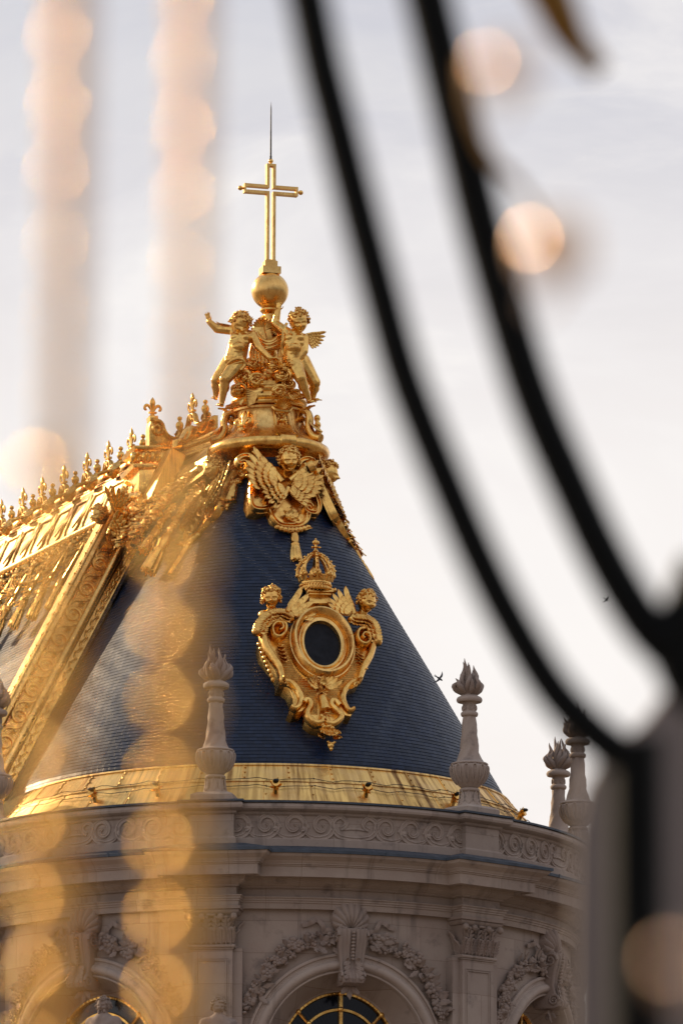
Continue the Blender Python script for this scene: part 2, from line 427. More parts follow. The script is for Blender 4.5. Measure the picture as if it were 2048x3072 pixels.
# running scroll frieze between the piers
zfr = (zf(2441, 9.6)+zf(2512, 9.6))/2
def vscroll(mb, cx, sg):
    pts = []; w = []
    for i in range(47):
        a = 190+i*13.5; r = ip(a, [(190, .56), (235, .40), (270, .325), (360, .315), (450, .285), (540, .20), (630, .135), (720, .085), (815, .03)])
        pts.append((cx+sg*(r*cos(R(a))+.02), r*sin(R(a))*1.02-.005)); w.append(ip(a, [(190, .02), (240, .075), (360, .085), (450, .075), (560, .055), (815, .035)]))
    mb.band(pts, w, [.055]*47, 0, groove=True)
    for k in range(3):
        mb.leaf((cx-sg*(.34+.05*k), -.05+.02*k, .02), (-sg*.7, .5-.7*k, .1), (0, 0, 1), .24, .05, .7, 6, 3)
bays = [(PIER[i]+PIER[i+1])/2 for i in range(3)]
for bi, az in enumerate(bays):
    mb = MB(); Rf = 9.58
    mb.set(lambda p, az=az: V(((Rf+p.z)*sin(az+p.x/Rf), -(Rf+p.z)*cos(az+p.x/Rf), zfr+p.y)))
    for k in range(4):
        vscroll(mb, -.98-k*.80, 1); vscroll(mb, .98+k*.80, -1)
    mb.band(spl([(-.42, -.05), (-.30, .02), (-.26, .16), (-.42, .29), (-.60, .2), (-.66, 0), (-.5, -.24), (-.2, -.32), (.2, -.32), (.5, -.24), (.66, 0), (.6, .2), (.42, .29), (.26, .16), (.30, .02), (.42, -.05)], 5), .07, .055, 0, groove=True)
    mb.band([(-.3, -.06), (-.1, -.04), (.1, -.04), (.3, -.06)], .03, .04)
    mb.build('scroll_frieze', STONE, CH)

# wall of the drum with its arched windows
WIN = [R(-34.1), R(15.0), R(64.2)]
ZW = zf(2857, RW, 1035)-2.97            # springing of the arches
ztop = ent[0][1]+.05
mb = MB(); da = R(.75); na = int((R(120)+R(104))/da)
zs = [0, 6, 12, 17, 19, 20, 20.5]+[20.5+.11*i for i in range(1, int((ztop-20.5)/.11)+1)]+[ztop]
idx = {}
def wp(i, j):
    if (i, j) not in idx: a = R(-104)+da*i; idx[i, j] = len(mb.v); mb.v.append(V((RW*sin(a), -RW*cos(a), zs[j])))
    return idx[i, j]
for i in range(na):
    ac = R(-104)+da*(i+.5)
    for j in range(len(zs)-1):
        z_ = (zs[j]+zs[j+1])/2; hole = False
        for w_ in WIN:
            x = (ac-w_)*RW; y = z_-ZW
            if (y > 0 and hypot(x, y) < 2.66) or (-6 < y <= 0 and abs(x) < 2.66): hole = True
        if not hole: mb.f.append((wp(i, j), wp(i+1, j), wp(i+1, j+1), wp(i, j+1)))
mb.add([(RW*sin(R(-104)), -RW*cos(R(-104)), 0), (RW*sin(R(-104))-8.4, -RW*cos(R(-104))+26.6, 0), (RW*sin(R(-104))-8.4, -RW*cos(R(-104))+26.6, ztop), (RW*sin(R(-104)), -RW*cos(R(-104)), ztop)], [(0, 1, 2, 3)])
mb.build('drum_wall', STONEJ, CH, True, 50)

def arch_rows(prof, legs=6.0, n=40):
    secs = [(-1, -legs)]+[(i, 0) for i in range(n+1)]+[(n+1, -legs)]; rows = []
    for i, dy in secs:
        t = pi*min(max(i, 0), n)/n
        rows.append([(-r*cos(t), r*sin(t)+dy, hh) for r, hh in prof])
    return rows
def cyl(az, rr, zz):
    return lambda p: V(((rr+p.z)*sin(az+p.x/rr), -(rr+p.z)*cos(az+p.x/rr), zz+p.y))
rnd = random.Random(5)
def flower(mb, c, r, rn):
    for k in range(5):
        a = 2*pi*k/5+rn.random(); mb.ell((c[0]+.62*r*cos(a), c[1]+.62*r*sin(a), c[2]+rn.uniform(0, .3)*r), (.55*r, .55*r, .4*r), 6, 4)
    mb.ell((c[0], c[1], c[2]+.35*r), .38*r, 6, 4)
for wi, az in enumerate(WIN):
    C_ = cyl(az, RW, ZW)
    mb = MB(C_)
    mb.grid(arch_rows([(2.98, -.05), (2.98, .10), (2.95, .125), (2.90, .125), (2.88, .075), (2.83, .075), (2.81, .11), (2.78, .11), (2.765, .13)]
        + [(2.635+.13*cos(q), .10+.15*sin(q)) for q in [R(20*i) for i in range(1, 9)]] + [(2.49, .10), (2.47, .13), (2.43, .13), (2.41, .09), (2.41, -.03)]))
    mb.build('archivolt', STONE, CH, True, 30)
    mb = MB(C_); mb.grid(arch_rows([(2.415, -.02), (2.02, -.78), (1.97, -.80), (1.97, -.95)])); mb.build('window_reveal', STONEJ, CH, True, 30)
    mb = MB(C_); rows = arch_rows([(2.0, -.90), (1.0, -.90), (.02, -.90)]); mb.grid(rows); win = mb.build('window', GLASS, CH, False)
    mb = MB(C_)
    mb.grid(arch_rows([(2.0, -.9), (1.96, -.80), (1.90, -.80), (1.87, -.88)])); mb.grid(arch_rows([(1.52, -.9), (1.50, -.83), (1.43, -.83), (1.41, -.9)], 0.3))
    for k in range(5):
        a = R(90+(k-2)*45); c, s_ = cos(a), sin(a); r1 = 1.95; r0 = 0 if k == 2 else 1.42
        if k == 2:
            mb.box(-.055, .055, -6, 1.95, -.9, -.80)
        else:
            mb.tube([(c*(1.42), s_*(1.42), -.86), (c*1.95, s_*1.95, -.86)], .05, 6)
        for rr in (1.47, 1.93):
            mb.ell((c*rr, s_*rr, -.79), (.085, .085, .05), 8, 5)
    for k in range(40):
        a = R(4.5*k+2); mb.ell((1.93*cos(a), 1.93*sin(a), -.795), (.03, .03, .025), 5, 4)
    mb.build('window_frame', GOLD, win, True, 35)
    # keystone: scrolled console crowned by a shell
    mb = MB(C_)
    yy = [3.66, 3.62, 3.5, 3.35, 3.15, 2.95, 2.7, 2.5, 2.35, 2.2, 2.08, 2.03]
    hh = [.42, .50, .52, .50, .44, .38, .36, .40, .50, .58, .55, .42]
    ww = [.42, .42, .41, .40, .39, .37, .345, .33, .315, .305, .29, .27]
    prof = [(-1, -1), (-1, .92), (-.92, 1), (-.80, 1), (-.74, .93), (-.45, .93), (-.40, 1), (-.22, 1), (-.16, .9), (.16, .9), (.22, 1), (.40, 1), (.45, .93), (.74, .93), (.80, 1), (.92, 1), (1, .92), (1, -1)]
    mb.grid([[(a*w_, y, h_*b if b > 0 else -.3) for a, b in prof] for y, h_, w_ in zip(yy, hh, ww)], caps=True)
    for sg in (-1, 1):
        for (cy, cz, r0) in ((3.42, .30, .22), (2.25, .36, .17)):
            mb.set(lambda p, cy=cy, cz=cz, sg=sg: C_(V((sg*((.40 if cy > 3 else .30)+p.z*.6), cy+p.y, cz+p.x))))
            mb.band([((r0*(1-i/30))*cos(.42*i), (r0*(1-i/30))*sin(.42*i)) for i in range(29)], taper(29, .045, .025), [.09]*29)
    mb.set(C_)
    for k in range(9): mb.ell((0, 3.52-k*.095, .51-.012*k), (.055, .05, .06), 7, 5)
    for sg in (-1, 1):
        for k in range(4): mb.leaf((sg*.08, 2.68-.13*k, .42+.03*k), (sg*.8, -.45, .0), (0, 0, 1), .26, .075, .9, 7, 3)
        mb.leaf((sg*.1, 2.7, .4), (sg*.35, .5, .2), (0, 0, 1), .2, .07, 1.3)
    mb.leaf((0, 2.05, .1), (0, -1, -.15), (0, 0, 1), .42, .09, .5)
    for sg in (-1, 1): mb.leaf((sg*.06, 2.0, .12), (sg*.7, -.7, -.1), (0, 0, 1), .32, .08, .7)
    mb.ell((0, 1.80, .02), (.07, .1, .07))
    ks = mb.build('keystone', STONED, CH, True, 35)
    mb = MB(C_); rows = []                # scallop shell, its flutes fanning from the hinge
    for i in range(11):
        k = i/10; row = []
        for j in range(89):
            a = R(-62+304*j/88); rx, ry = .53*cos(a), 3.95+.53*sin(a); rd = lerp(.12, 1, k)
            row.append((rx*rd, lerp(3.60, ry, rd), .13+.20*sin(pi*min(1, k*.97+.03)**.8)+(.02+.06*k)*abs(sin(pi*j/8))))
        rows.append(row)
    rows.append([(x*1.02, y, -.05) for x, y, z in rows[-1]]); mb.grid(rows); rows = []
    for i in range(0):
        k = i/8; row = []
        for j in range(65):
            a = R(-52+284*j/64); rd = (.10+.44*k)*(1+.02*abs(cos(5.5*a)))*(1-.13*max(0, -sin(a)))
            row.append((rd*cos(a), 3.93+rd*sin(a), .12+.22*sin(pi*min(k, .92)*.62)+.035*k*abs(sin(5.5*(a+.285)))))
        rows.append(row)
    for sg in (-1, 1): mb.band([(sg*(.22+.15*(1-i/24)*cos(-.4*i+1.2)), 3.62+.15*(1-i/24)*sin(-.4*i+1.2)) for i in range(23)], .04, .1, .26)
    mb.build('shell', STONED, ks, True, 50)
    for sg in (-1, 1):
        mb = MB(C_); pr = spl([(sg*x, y, z) for x, y, z in ((.45, 3.45, .05), (.62, 3.62, .14), (.74, 3.56, .05), (.80, 3.74, .14), (.95, 3.92, .05), (1.08, 3.84, .14), (1.2, 3.78, .05), (1.38, 3.74, .08))], 5)
        mb.tube(pr, .075, 6, flat=.35, up=(0, 0, 1))
        for k in range(74):
            t = k/74; a = R(82-60*t); rr = 3.14+.22*sin(pi*min(1, t*1.15+.08))+rnd.uniform(-.12, .30)*(1-.45*t)
            c = (sg*rr*cos(a), rr*sin(a)+.05, .07+rnd.uniform(0, .10)); q = rnd.random()
            if q < .36: flower(mb, c, rnd.uniform(.10, .185), rnd)
            elif q < .5:
                for m in range(5): mb.ell((c[0]+rnd.uniform(-.09, .09), c[1]+rnd.uniform(-.1, .08), c[2]+rnd.uniform(0, .07)), rnd.uniform(.045, .07), 6, 5)
            else: mb.leaf(c, (rnd.uniform(-1, 1), rnd.uniform(-.6, 1), rnd.uniform(.0, .35)), (0, 0, 1), rnd.uniform(.26, .44), rnd.uniform(.06, .10), rnd.uniform(.3, 1.1), 6, 3)
        for k in range(26):
            t = k/26; a = R(82-60*t); rr = 3.2+rnd.uniform(.1, .38)*(1-.3*t); c = (sg*rr*cos(a), rr*sin(a), .04)
            mb.leaf(c, (sg*cos(a)+rnd.uniform(-.7, .7), sin(a)+rnd.uniform(-.7, .7), .1), (0, 0, 1), rnd.uniform(.16, .28), .05, .5, 5, 2)
        mb.build('garland', STONED, CH, True, 60)

# pilasters with leafy capitals
for pa in PIER:
    e = V((sin(pa), -cos(pa), 0)); rb = RW+OUT-.02; zcap1 = ent[0][1]-.0; zcap0 = zf(2838, rb); Fp = frame(e*rb, (cos(pa), sin(pa), 0), (0, 0, 1))
    mb = MB(Fp); mb.box(-.60, .60, 3, zcap0-.05, -.55, 0)
    for (x0, x1, za, zb) in ((-.42, .42, 12, zcap0-.42),):
        mb.band([(x0, za), (x0, zb), (x1, zb), (x1, za)], .022, .035, .0); mb.band([(x0-.06, za), (x0-.06, zb+.06), (x1+.06, zb+.06), (x1+.06, za)], .014, .022, .0)
    for (s0, s1, z_, r_) in ((-.68, .68, zcap0, .05), (-.64, .64, zcap0-.07, .02)):
        mb.set(lambda p, z_=z_: Fp @ V((p.x, z_+p.y, p.z)))
        mb.grid([[(s0*(1 if k else 1), q, -.5), (s0, q, hh_), (s1, q, hh_), (s1, q, -.5)] for k, (q, hh_) in enumerate(((-r_, .02), (-r_*.7, r_*.9+.02), (0, r_*1.2+.02), (r_*.7, r_*.9+.02), (r_, .02)))])
    # wide half pilaster standing behind the pier
    mb.set(Fp); mb.box(-.86, .86, 3, zcap0-.05, -.55, -.14)
    pil = mb.build('pilaster', STONEJ, CH, True, 30)
    mb = MB(Fp); za, zb = zcap0+.04, zcap1-.22
    hgt = zb-za
    mb.grid([[(-w_, z_, -.5), (-w_, z_, d_), (w_, z_, d_), (w_, z_, -.5)] for z_, w_, d_ in ((za, .56, -.03), (za+.5*hgt, .56, -.03), (za+.8*hgt, .60, .02), (zb, .68, .10))])
    for (dz_, w_, d_) in ((0, .72, .13),):
        mb.grid([[(-q, zb+y, -.5), (-q, zb+y, q-.60), (q, zb+y, q-.60), (q, zb+y, -.5)] for y, q in ((0, .72), (.05, .78), (.10, .80), (.13, .78), (.14, .84), (.20, .85), (.225, .85))])
    for row, (y0, L) in enumerate(((0, .55), (0, .92))):
        xs = (-.56, -.28, 0, .28, .56) if row == 0 else (-.42, -.14, .14, .42)
        for x in xs:
            mb.leaf((x, za+y0, .0-(.0 if row == 0 else .03)), (0, 1, .02), (0, 0, 1), L*hgt, .125, .40, 12, 1, .35, True); mb.tube([(x, za+L*hgt*t, .06+.16*t*t) for t in (0, .3, .6, .9)], .022, 5); mb.ell((x, za+L*hgt*.97, .10 if row == 0 else .13), (.085, .045, .05), 8, 5)
            for q_ in range(5):
                for sg in (-1, 1): mb.leaf((x+sg*.03, za+L*hgt*(.12+.17*q_), .05+.02*q_), (sg*.8, .75, .05), (0, 0, 1), .17, .05, .5, 6, 1, .4)
    for sg in (-1, 1):
        for x, o_ in ((.62, .12), (.22, .06)):
            mb.tube(spl([(sg*(x-.2), za+.45*hgt, .0), (sg*(x-.06), za+.8*hgt, .06), (sg*(x+.02), zb-.03, .10+o_), (sg*(x+.06), zb-.12, .16+o_)], 5), .05, 6)
            mb.ell((sg*(x+.05), zb-.08, .10+o_), (.10, .11, .10), 8, 6)
        mb.leaf((sg*.57, za, -.15), (0, 1, 0), (sg, 0, 0), .6*hgt, .13, .9, 8, 4, .3); mb.leaf((sg*.57, za, -.3), (0, 1, 0), (sg, 0, 0), .9*hgt, .13, .8, 8, 4, .3)
    for k in range(4): mb.ell((-.09+.06*k, zb-.03, .16), .05, 6, 5)
    mb.build('capital', STONED, pil, True, 45)

# low ambulatory ring round the foot of the apse (below the picture)
mb = MB(); mb.lathe([(13.2, 0), (13.2, 17.6), (13.6, 17.7), (13.6, 18.1), (13.1, 18.2), (13.1, 19.1), (13.3, 19.15), (13.3, 19.3), (12.4, 19.3), (12.4, 18.2), (9.1, 18.6)], 90, a0=R(-195), a1=R(25))
mb.build('ambulatory', STONEJ, CH, True, 30)

# ------------------------------------------------------------------ slate roof
Z0 = W(800, 2417, 0).z
RT = [(0, 7.32), (1.66, 6.36), (2.73, 5.74), (4.27, 4.84), (5.6, 4.04), (6.8, 3.34), (8.2, 2.50), (9.4, 1.84), (10.2, 1.52), (10.9, 1.35)]
def rr_(z): return .5*ip(z-Z0-.25, RT)+.5*ip(z-Z0+.25, RT)
def cone(az, z, off=0.0):               # a point on the roof of the apse
    r = rr_(z)+off; return V((r*sin(az), -r*cos(az), z))
def cone_frame(az, z, off=0.0):
    sl_ = (rr_(z+.4)-rr_(z-.4))/.8; e = V((sin(az), -cos(az), 0))
    v = (e*sl_+V((0, 0, 1))).normalized(); u = V((cos(az), sin(az), 0)); n = u.cross(v)
    return frame(cone(az, z)+n*off, u, v)
E = W(27, 2378, -.2)                    # foot of the hip rib
TP = W(500, 1480, 3.2)                  # head of the hip rib, under the post
def course_mesh(name, cols, z0, z1, fn, mat):   # fn(s, z, off); overlapping slate courses with real steps
    dzc = .1135; nrow = int((z1-z0)/dzc); vs = []; fs = []; uvs = []; rnd_ = random.Random(3); nc = len(cols)
    for i in range(nrow):
        za = z0+i*dzc; zb = za+dzc; wob = rnd_.uniform(0, .4)
        lo_ = [fn(s, za, .013+.003*sin(i*7.3+j*.9)) for j, s in enumerate(cols)]; up_ = [fn(s, zb, .002) for s in cols]; nx_ = [fn(s, zb, .013) for s in cols]
        b = len(vs); vs += lo_+up_+nx_; acc = wob; us = [acc]
        for j in range(nc-1): acc += (lo_[j+1]-lo_[j]).length; us.append(acc)
        for j in range(nc-1):
            fs.append((b+j, b+j+1, b+nc+j+1, b+nc+j)); va, vb = i*.132+.004, (i+1)*.132-.010
            uvs += [(us[j], va), (us[j+1], va), (us[j+1], vb), (us[j], vb)]
            fs.append((b+nc+j, b+nc+j+1, b+2*nc+j+1, b+2*nc+j)); v_ = (i+1)*.132
            uvs += [(us[j], v_), (us[j+1], v_), (us[j+1], v_), (us[j], v_)]
    me = bpy.data.meshes.new(name); me.from_pydata([tuple(q) for q in vs], [], fs)
    uvl = me.uv_layers.new(name='UVMap'); uvl.data.foreach_set('uv', [c for q in uvs for c in q]); me.update()
    o = bpy.data.objects.new(name, me); COL.objects.link(o); o.parent = CH; me.materials.append(mat)
    return o
RTOP = 1.35
def roof_pt(s, z, off):
    if s >= 0:                           # cone: s is the azimuth step from -40 degrees rightwards
        return cone(R(-40)+s, z, off)
    t = -s; az = R(-40-46*t); k = min(1, max(0, (7.32-rr_(z))/(7.32-RTOP)))
    B = V((sin(az), -cos(az), 0))*(7.32+off)*lerp(1, E.xy.length/7.32, t*t); rp = V((sin(R(-40)), -cos(R(-40)), 0))*RTOP
    te = t**1.35; T = rp.lerp(V((TP.x, TP.y, 0)), te)+V((sin(az), -cos(az), 0))*off
    q = B.lerp(T, k); q.z = z; return q
cols = [-1+.04*i for i in range(25)]+[R(1.6)*i for i in range(0, 120)]
course_mesh('apse_slate_roof', cols, Z0, Z0+10.9, roof_pt, SLATE)
def nave_pt(s, z, off):
    k = (z-E.z)/(TP.z-E.z); q = E.lerp(TP, k)+ND*s; q.z = z; return q+V((-.918, -.397, .4)).normalized()*off
course_mesh('nave_slate_roof', [.9*i-.4 for i in range(32)], Z0, TP.z+.6, nave_pt, SLATE)
mb = MB(); q = TP+V((0, 0, .6)); b_ = q+ND*28       # far side of the nave roof
mb.add([q, b_, b_+V((7.6, 3.3, -11.5)), V((7.0, 2.6, Z0))], [(0, 1, 2, 3)]); mb.build('nave_far_slope', LEAD, CH, False)

# gilded lead sheets at the foot of the roof
mb = MB(); a0, a1 = R(-90-86), R(50)
def lath(prof, n=120): mb.lathe([(r, Z0+z) for r, z in prof], n, a0=a0, a1=a1)
lath([(7.30, .02), (7.40, .03), (7.43, -.02), (7.41, -.05), (7.86, -.58), (7.90, -.58)]); lath([(7.87, -.56), (7.885, -.615), (8.75, -1.62)])
for k in range(24):
    a = R(-82+9.6*k)
    for (r0, z0_, r1, z1_, da_) in ((7.42, -.04, 7.86, -.57, 0), (7.89, -.61, 8.7, -1.56, R(4.6))):
        q = a+da_; mb.tube([(r0*sin(q), -r0*cos(q), Z0+z0_), (r1*sin(q), -r1*cos(q), Z0+z1_)], .016, 5)
        for t in (.12, .42, .75):
            r_ = lerp(r0, r1, t); mb.ell((r_*sin(q+.008), -r_*cos(q+.008), Z0+lerp(z0_, z1_, t)), (.035, .035, .03), 6, 4)
mb.build('gilded_flashing', GOLDB, CH, True, 30)
# ------------------------------------------------------------------ sculpture helpers
def head(mb, M, s=1.0, hair=60, seed=1, face=True):     # a child's head: x right, y up, z to the front, radius about s
    rn = random.Random(seed); old = mb.map
    mb.set(lambda p: M @ (V(p)*s))
    def g(x, y, cx, cy, wx, wy): return math.exp(-((x-cx)/wx)**2-((y-cy)/wy)**2)
    rows = []
    for i in range(45):
        th = pi*(i+.15)/44.3; row = []
        for j in range(64):
            a = 2*pi*j/64; d = V((sin(th)*sin(a), -cos(th), sin(th)*cos(a)))
            x, y, z = d.x*.80, d.y*1.02, d.z*.90
            jaw = 1-.24*max(0, -d.y)**1.3; x *= jaw
            if z > 0:
                f = min(1, z/.45)
                z += f*1.8*(.17*g(x, y, 0, -.16, .10, .13)+.07*g(x, y, 0, .02, .07, .16)+.05*g(x, y, .28, .16, .2, .06)+.05*g(x, y, -.28, .16, .2, .06)
                    -.13*g(x, y, .28, .03, .14, .09)-.13*g(x, y, -.28, .03, .14, .09)+.075*g(x, y, .28, .02, .075, .05)+.075*g(x, y, -.28, .02, .075, .05)
                    +.08*g(x, y, .36, -.27, .2, .17)+.08*g(x, y, -.36, -.27, .2, .17)+.09*g(x, y, 0, -.40, .15, .035)+.085*g(x, y, 0, -.52, .13, .04)-.05*g(x, y, 0, -.455, .2, .022)
                    -.05*g(x, y, 0, -.60, .18, .05)+.11*g(x, y, 0, -.76, .2, .12))
            row.append((x, y, z))
        rows.append(row)
    mb.grid(rows, cu=True, caps=True)
    for sg in (-1, 1): mb.ell((sg*.78, -.05, -.05), (.10, .2, .14), 7, 5)
    n = 0
    while n < hair:
        d = V((rn.gauss(0, 1), rn.gauss(0, 1), rn.gauss(0, 1))).normalized()
        if d.y < -.35 or (d.z > .30 and d.y < .58 and abs(d.x) < .70) or (d.z > .55 and d.y < .45): continue
        n += 1; b = V((d.x*.84, d.y*1.06, d.z*.92))*rn.uniform(.98, 1.14)
        t = d.cross(V((rn.gauss(0, 1), rn.gauss(0, 1), rn.gauss(0, 1)))).normalized(); u = d.cross(t); r = rn.uniform(.10, .18)
        mb.tube([b+(t*cos(q)+u*sin(q))*r*(1-.09*k)+d*(.03*k-.05) for k, q in enumerate([.75*k for k in range(8)])], [.075, .09, .09, .085, .08, .07, .06, .03], 5)
    for k in range(60):
        d = V((rn.gauss(0, 1), rn.gauss(0, 1), rn.gauss(0, 1))).normalized()
        if d.y < -.3 or (d.z > .15 and d.y < .62): continue
        mb.ell((d.x*.78, d.y*1.0, d.z*.86), (.2, .2, .2), 6, 5)
    mb.map = old
def rotM(pitch=0, yaw=0, roll=0): return Mx.Rotation(R(yaw), 4, 'Y') @ Mx.Rotation(R(pitch), 4, 'X') @ Mx.Rotation(R(roll), 4, 'Z')
def wing(mb, M, L, W_, n=7, flip=1):     # a feathered wing: root at the origin, reaching along +y, feathers fanning to +x*flip
    old = mb.map; mb.set(lambda p: M @ V(p))
    for layer, (ln, wd, cnt, zz) in enumerate(((1.0, .115, n, .02), (.70, .12, n, .06), (.46, .13, n-1, .10), (.28, .13, n-2, .13))):
        for i in range(cnt):
            t = i/(cnt-1); a = R(lerp(8, 82, t)); l_ = L*ln*lerp(1.0, .62, t)
            b = (flip*W_*.30*t, L*.02+L*.16*(1-t)*layer*.2, zz*L)
            mb.leaf(b, (flip*sin(a), cos(a), .05), (0, 0, 1), l_, L*wd*.72, .28, 10, 1, .3, True)
    mb.tube(spl([(-flip*.02*L, -.02*L, .1*L), (flip*.0, .3*L, .12*L), (flip*.06*L, .62*L, .10*L), (flip*.13*L, .97*L, .06*L)], 4), taper(13, .085*L, .02*L), 7)
    mb.map = old
def tassel(mb, top, d, L, r, M=None, seed=0):
    old = mb.map
    if M is not None: mb.set(M)
    top = V(top); d = V(d).normalized()
    ks = [0, .04, .10, .20, .30, .38, .40, .43, .46, .48, .60, .80, .97, 1.0]
    rs = [.35, .62, .75, .80, .72, .66, .78, .80, .74, .70, .86, .98, 1.05, .80]
    mb.tube([top+d*(L*k) for k in ks], [r*q for q in rs], 20, mod=lambda k, a: 1+(.10*cos(10*a) if k > .6 else .05*cos(5*a+9*k)))
    rn = random.Random(seed); a = d.cross(V((.3, .2, .9))).normalized(); b = d.cross(a)
    for i in range(16):
        q = 2*pi*i/16; o = a*cos(q)+b*sin(q); rr = r*(1.0 if i % 2 else .6)
        mb.tube([top+d*(.6*L)+o*rr*.75, top+d*(L*rn.uniform(1.0, 1.05))+o*rr], r*.13, 4)
    mb.map = old
def limb(mb, pts, rad, n=10):
    for (a, b), (ra, rb) in zip(zip(pts, pts[1:]), zip(rad, rad[1:])): mb.cap(a, b, ra, rb, n)
def hand(mb, wrist, d, nrm, s, curl=.5, spread=.42):    # palm, four unequal bent fingers and a thumb at the side
    d = V(d).normalized(); nrm = V(nrm); nrm = (nrm-d*d.dot(nrm)).normalized(); sd = d.cross(nrm); w = V(wrist)
    for q in (-.3, -.1, .1, .3): mb.cap(w+sd*q*s*.5, w+d*s*.9+sd*q*s, .21*s, .19*s, 8)
    for i, (q, ln) in enumerate(((-.36, .66), (-.12, .82), (.12, .88), (.36, .74))):
        b = w+d*s*.92+sd*q*s; d1 = (d+sd*q*spread*2+nrm*curl*.35).normalized(); m = b+d1*ln*s*.55; d2 = (d1+nrm*curl).normalized()
        mb.cap(b, m, .125*s, .11*s, 7); mb.cap(m, m+d2*ln*s*.5, .11*s, .08*s, 7)
    b = w+d*s*.28+sd*s*.30; d1 = (d*.6+sd*.9+nrm*.3).normalized(); m = b+d1*s*.5
    mb.cap(b, m, .15*s, .12*s, 7); mb.cap(m, m+(d1*.5+d*.6+nrm*curl*.6).normalized()*s*.4, .12*s, .085*s, 7)
def foot(mb, ankle, d, s):
    a = V(ankle); d = V(d).normalized(); sd = d.cross(V((0, 0, 1))).normalized()
    mb.cap(a, a+V((0, 0, -.35*s)), .30*s, .30*s, 8); mb.cap(a+V((0, 0, -.4*s))-d*.15*s, a+d*1.15*s+V((0, 0, -.5*s)), .28*s, .24*s, 8)
    for i in range(5): q = (-.34+.17*i)*s; mb.cap(a+d*(1.15-.05*i)*s+sd*q+V((0, 0, -.52*s)), a+d*(1.5-.09*i)*s+sd*q*1.25+V((0, 0, -.6*s)), .11*s, .09*s if i else .13*s, 6)

# ------------------------------------------------------------------ gilded pedestal on top of the apse
def ax(px, py, Y=0): return W(px, py, Y)
ZP = ax(800, 1373).z
PD = thing('roof_pedestal', 'waisted gilded pedestal with fleur-de-lis reliefs and wide rolled rim crowning the slate cone', 'pedestal', (0, 0, ZP-.55))
def zz(zy): return ax(800, 880+zy*.3189).z
mb = MB()
prof = [(1.0, ZP-.75), (1.22, ZP-.62), (1.45, ZP-.30), (1.66, ZP-.10), (1.80, ZP-.04), (1.86, ZP+.05), (1.88, ZP+.15), (1.84, ZP+.26), (1.74, ZP+.32), (1.66, ZP+.33)]
mb.lathe(prof, 72); mb.build('rim', GOLD, PD, True, 40)
mb = MB()
prof = [(1.70, ZP+.31), (1.62, zz(1440)+.02), (1.46, zz(1400)), (1.30, zz(1350)), (1.17, zz(1290)), (1.10, zz(1220)), (1.07, zz(1160)), (1.09, zz(1150)), (1.15, zz(1146)), (1.16, zz(1128)), (1.12, zz(1118)), (1.06, zz(1112))]
mb.lathe(prof, 72)
for k in range(12):                     # seams of the sheets
    a = 2*pi*(k+.3)/12; pts = [((r+.006)*V((cos(a), sin(a), 0))+V((0, 0, z))) for r, z in prof[1:7]]; mb.tube(pts, .014, 5)
mb.build('body', GOLDM, PD, True, 40)
mb = MB()
prof = [(1.06, zz(1116)), (1.18, zz(1108)), (1.20, zz(1092)), (1.12, zz(1085)), (1.10, zz(1068)), (1.15, zz(1060)), (1.18, zz(1040)), (1.16, zz(1022)), (1.08, zz(1012)), (1.06, zz(996)), (1.09, zz(986)), (1.10, zz(970)), (1.03, zz(958)), (.9, zz(940)), (.2, zz(930))]
mb.lathe(prof, 72); mb.build('top_mouldings', GOLD, PD, True, 40)
def fleur(mb, M, s, th=.10):             # flat fleur-de-lis in the local xy plane, foot at the origin, about s tall
    old = mb.map; mb.set(lambda p: M @ (V(p)*s))
    mb.tube(spl([(0, .22, 0), (0, .45, 0), (0, .62, 0), (0, .78, 0), (0, .92, 0), (0, 1.0, 0)], 3), [.05, .055, .06, .075, .09, .105, .125, .14, .145, .14, .12, .095, .065, .04, .02, .005], 10, flat=.55, up=(0, 0, 1))
    for sg in (-1, 1):
        mb.tube(spl([(sg*.03, .20, 0), (sg*.10, .42, 0), (sg*.20, .56, 0), (sg*.32, .58, 0), (sg*.40, .48, 0), (sg*.37, .38, 0), (sg*.29, .38, 0)], 3), [.03, .04, .05, .06, .07, .075, .08, .08, .08, .08, .075, .07, .07, .07, .07, .065, .06, .055, .04], 9, flat=.6, up=(0, 0, 1))
        mb.tube(spl([(sg*.03, .22, 0), (sg*.10, .08, 0), (sg*.18, .03, 0)], 4), taper(9, .05, .03), 8, flat=.6, up=(0, 0, 1))
    mb.box(-.19, .19, .20, .28, -.08, .08); mb.tube([(0, .22, 0), (0, .1, 0), (0, 0, 0)], [.05, .06, .03], 8, flat=.6, up=(0, 0, 1))
    mb.map = old
def ped_frame(az, zz0, off=0):
    r0, r1 = ip(zz0, [(q[1], q[0]) for q in sorted(ped_prof, key=lambda q: q[1])]), ip(zz0+.1, [(q[1], q[0]) for q in sorted(ped_prof, key=lambda q: q[1])])
    e = V((sin(az), -cos(az), 0)); v = (e*(r1-r0)/.1+V((0, 0, 1))).normalized(); u = V((cos(az), sin(az), 0))
    return frame(e*(r0+off)+V((0, 0, zz0)), u, v)
ped_prof = [(1.70, ZP+.31), (1.46, zz(1400)), (1.30, zz(1350)), (1.17, zz(1290)), (1.10, zz(1220)), (1.07, zz(1160))]
for az in (-38, 75):
    e_ = V((sin(R(az)), -cos(R(az)), 0)); p0_, p1_ = e_*1.36+V((0, 0, zz(1372))), e_*1.11+V((0, 0, zz(1165)))
    mb = MB(); fleur(mb, frame(p0_+e_*.05, (cos(R(az)), sin(R(az)), 0), p1_-p0_), .74); mb.build('fleur_relief', GOLD, PD)
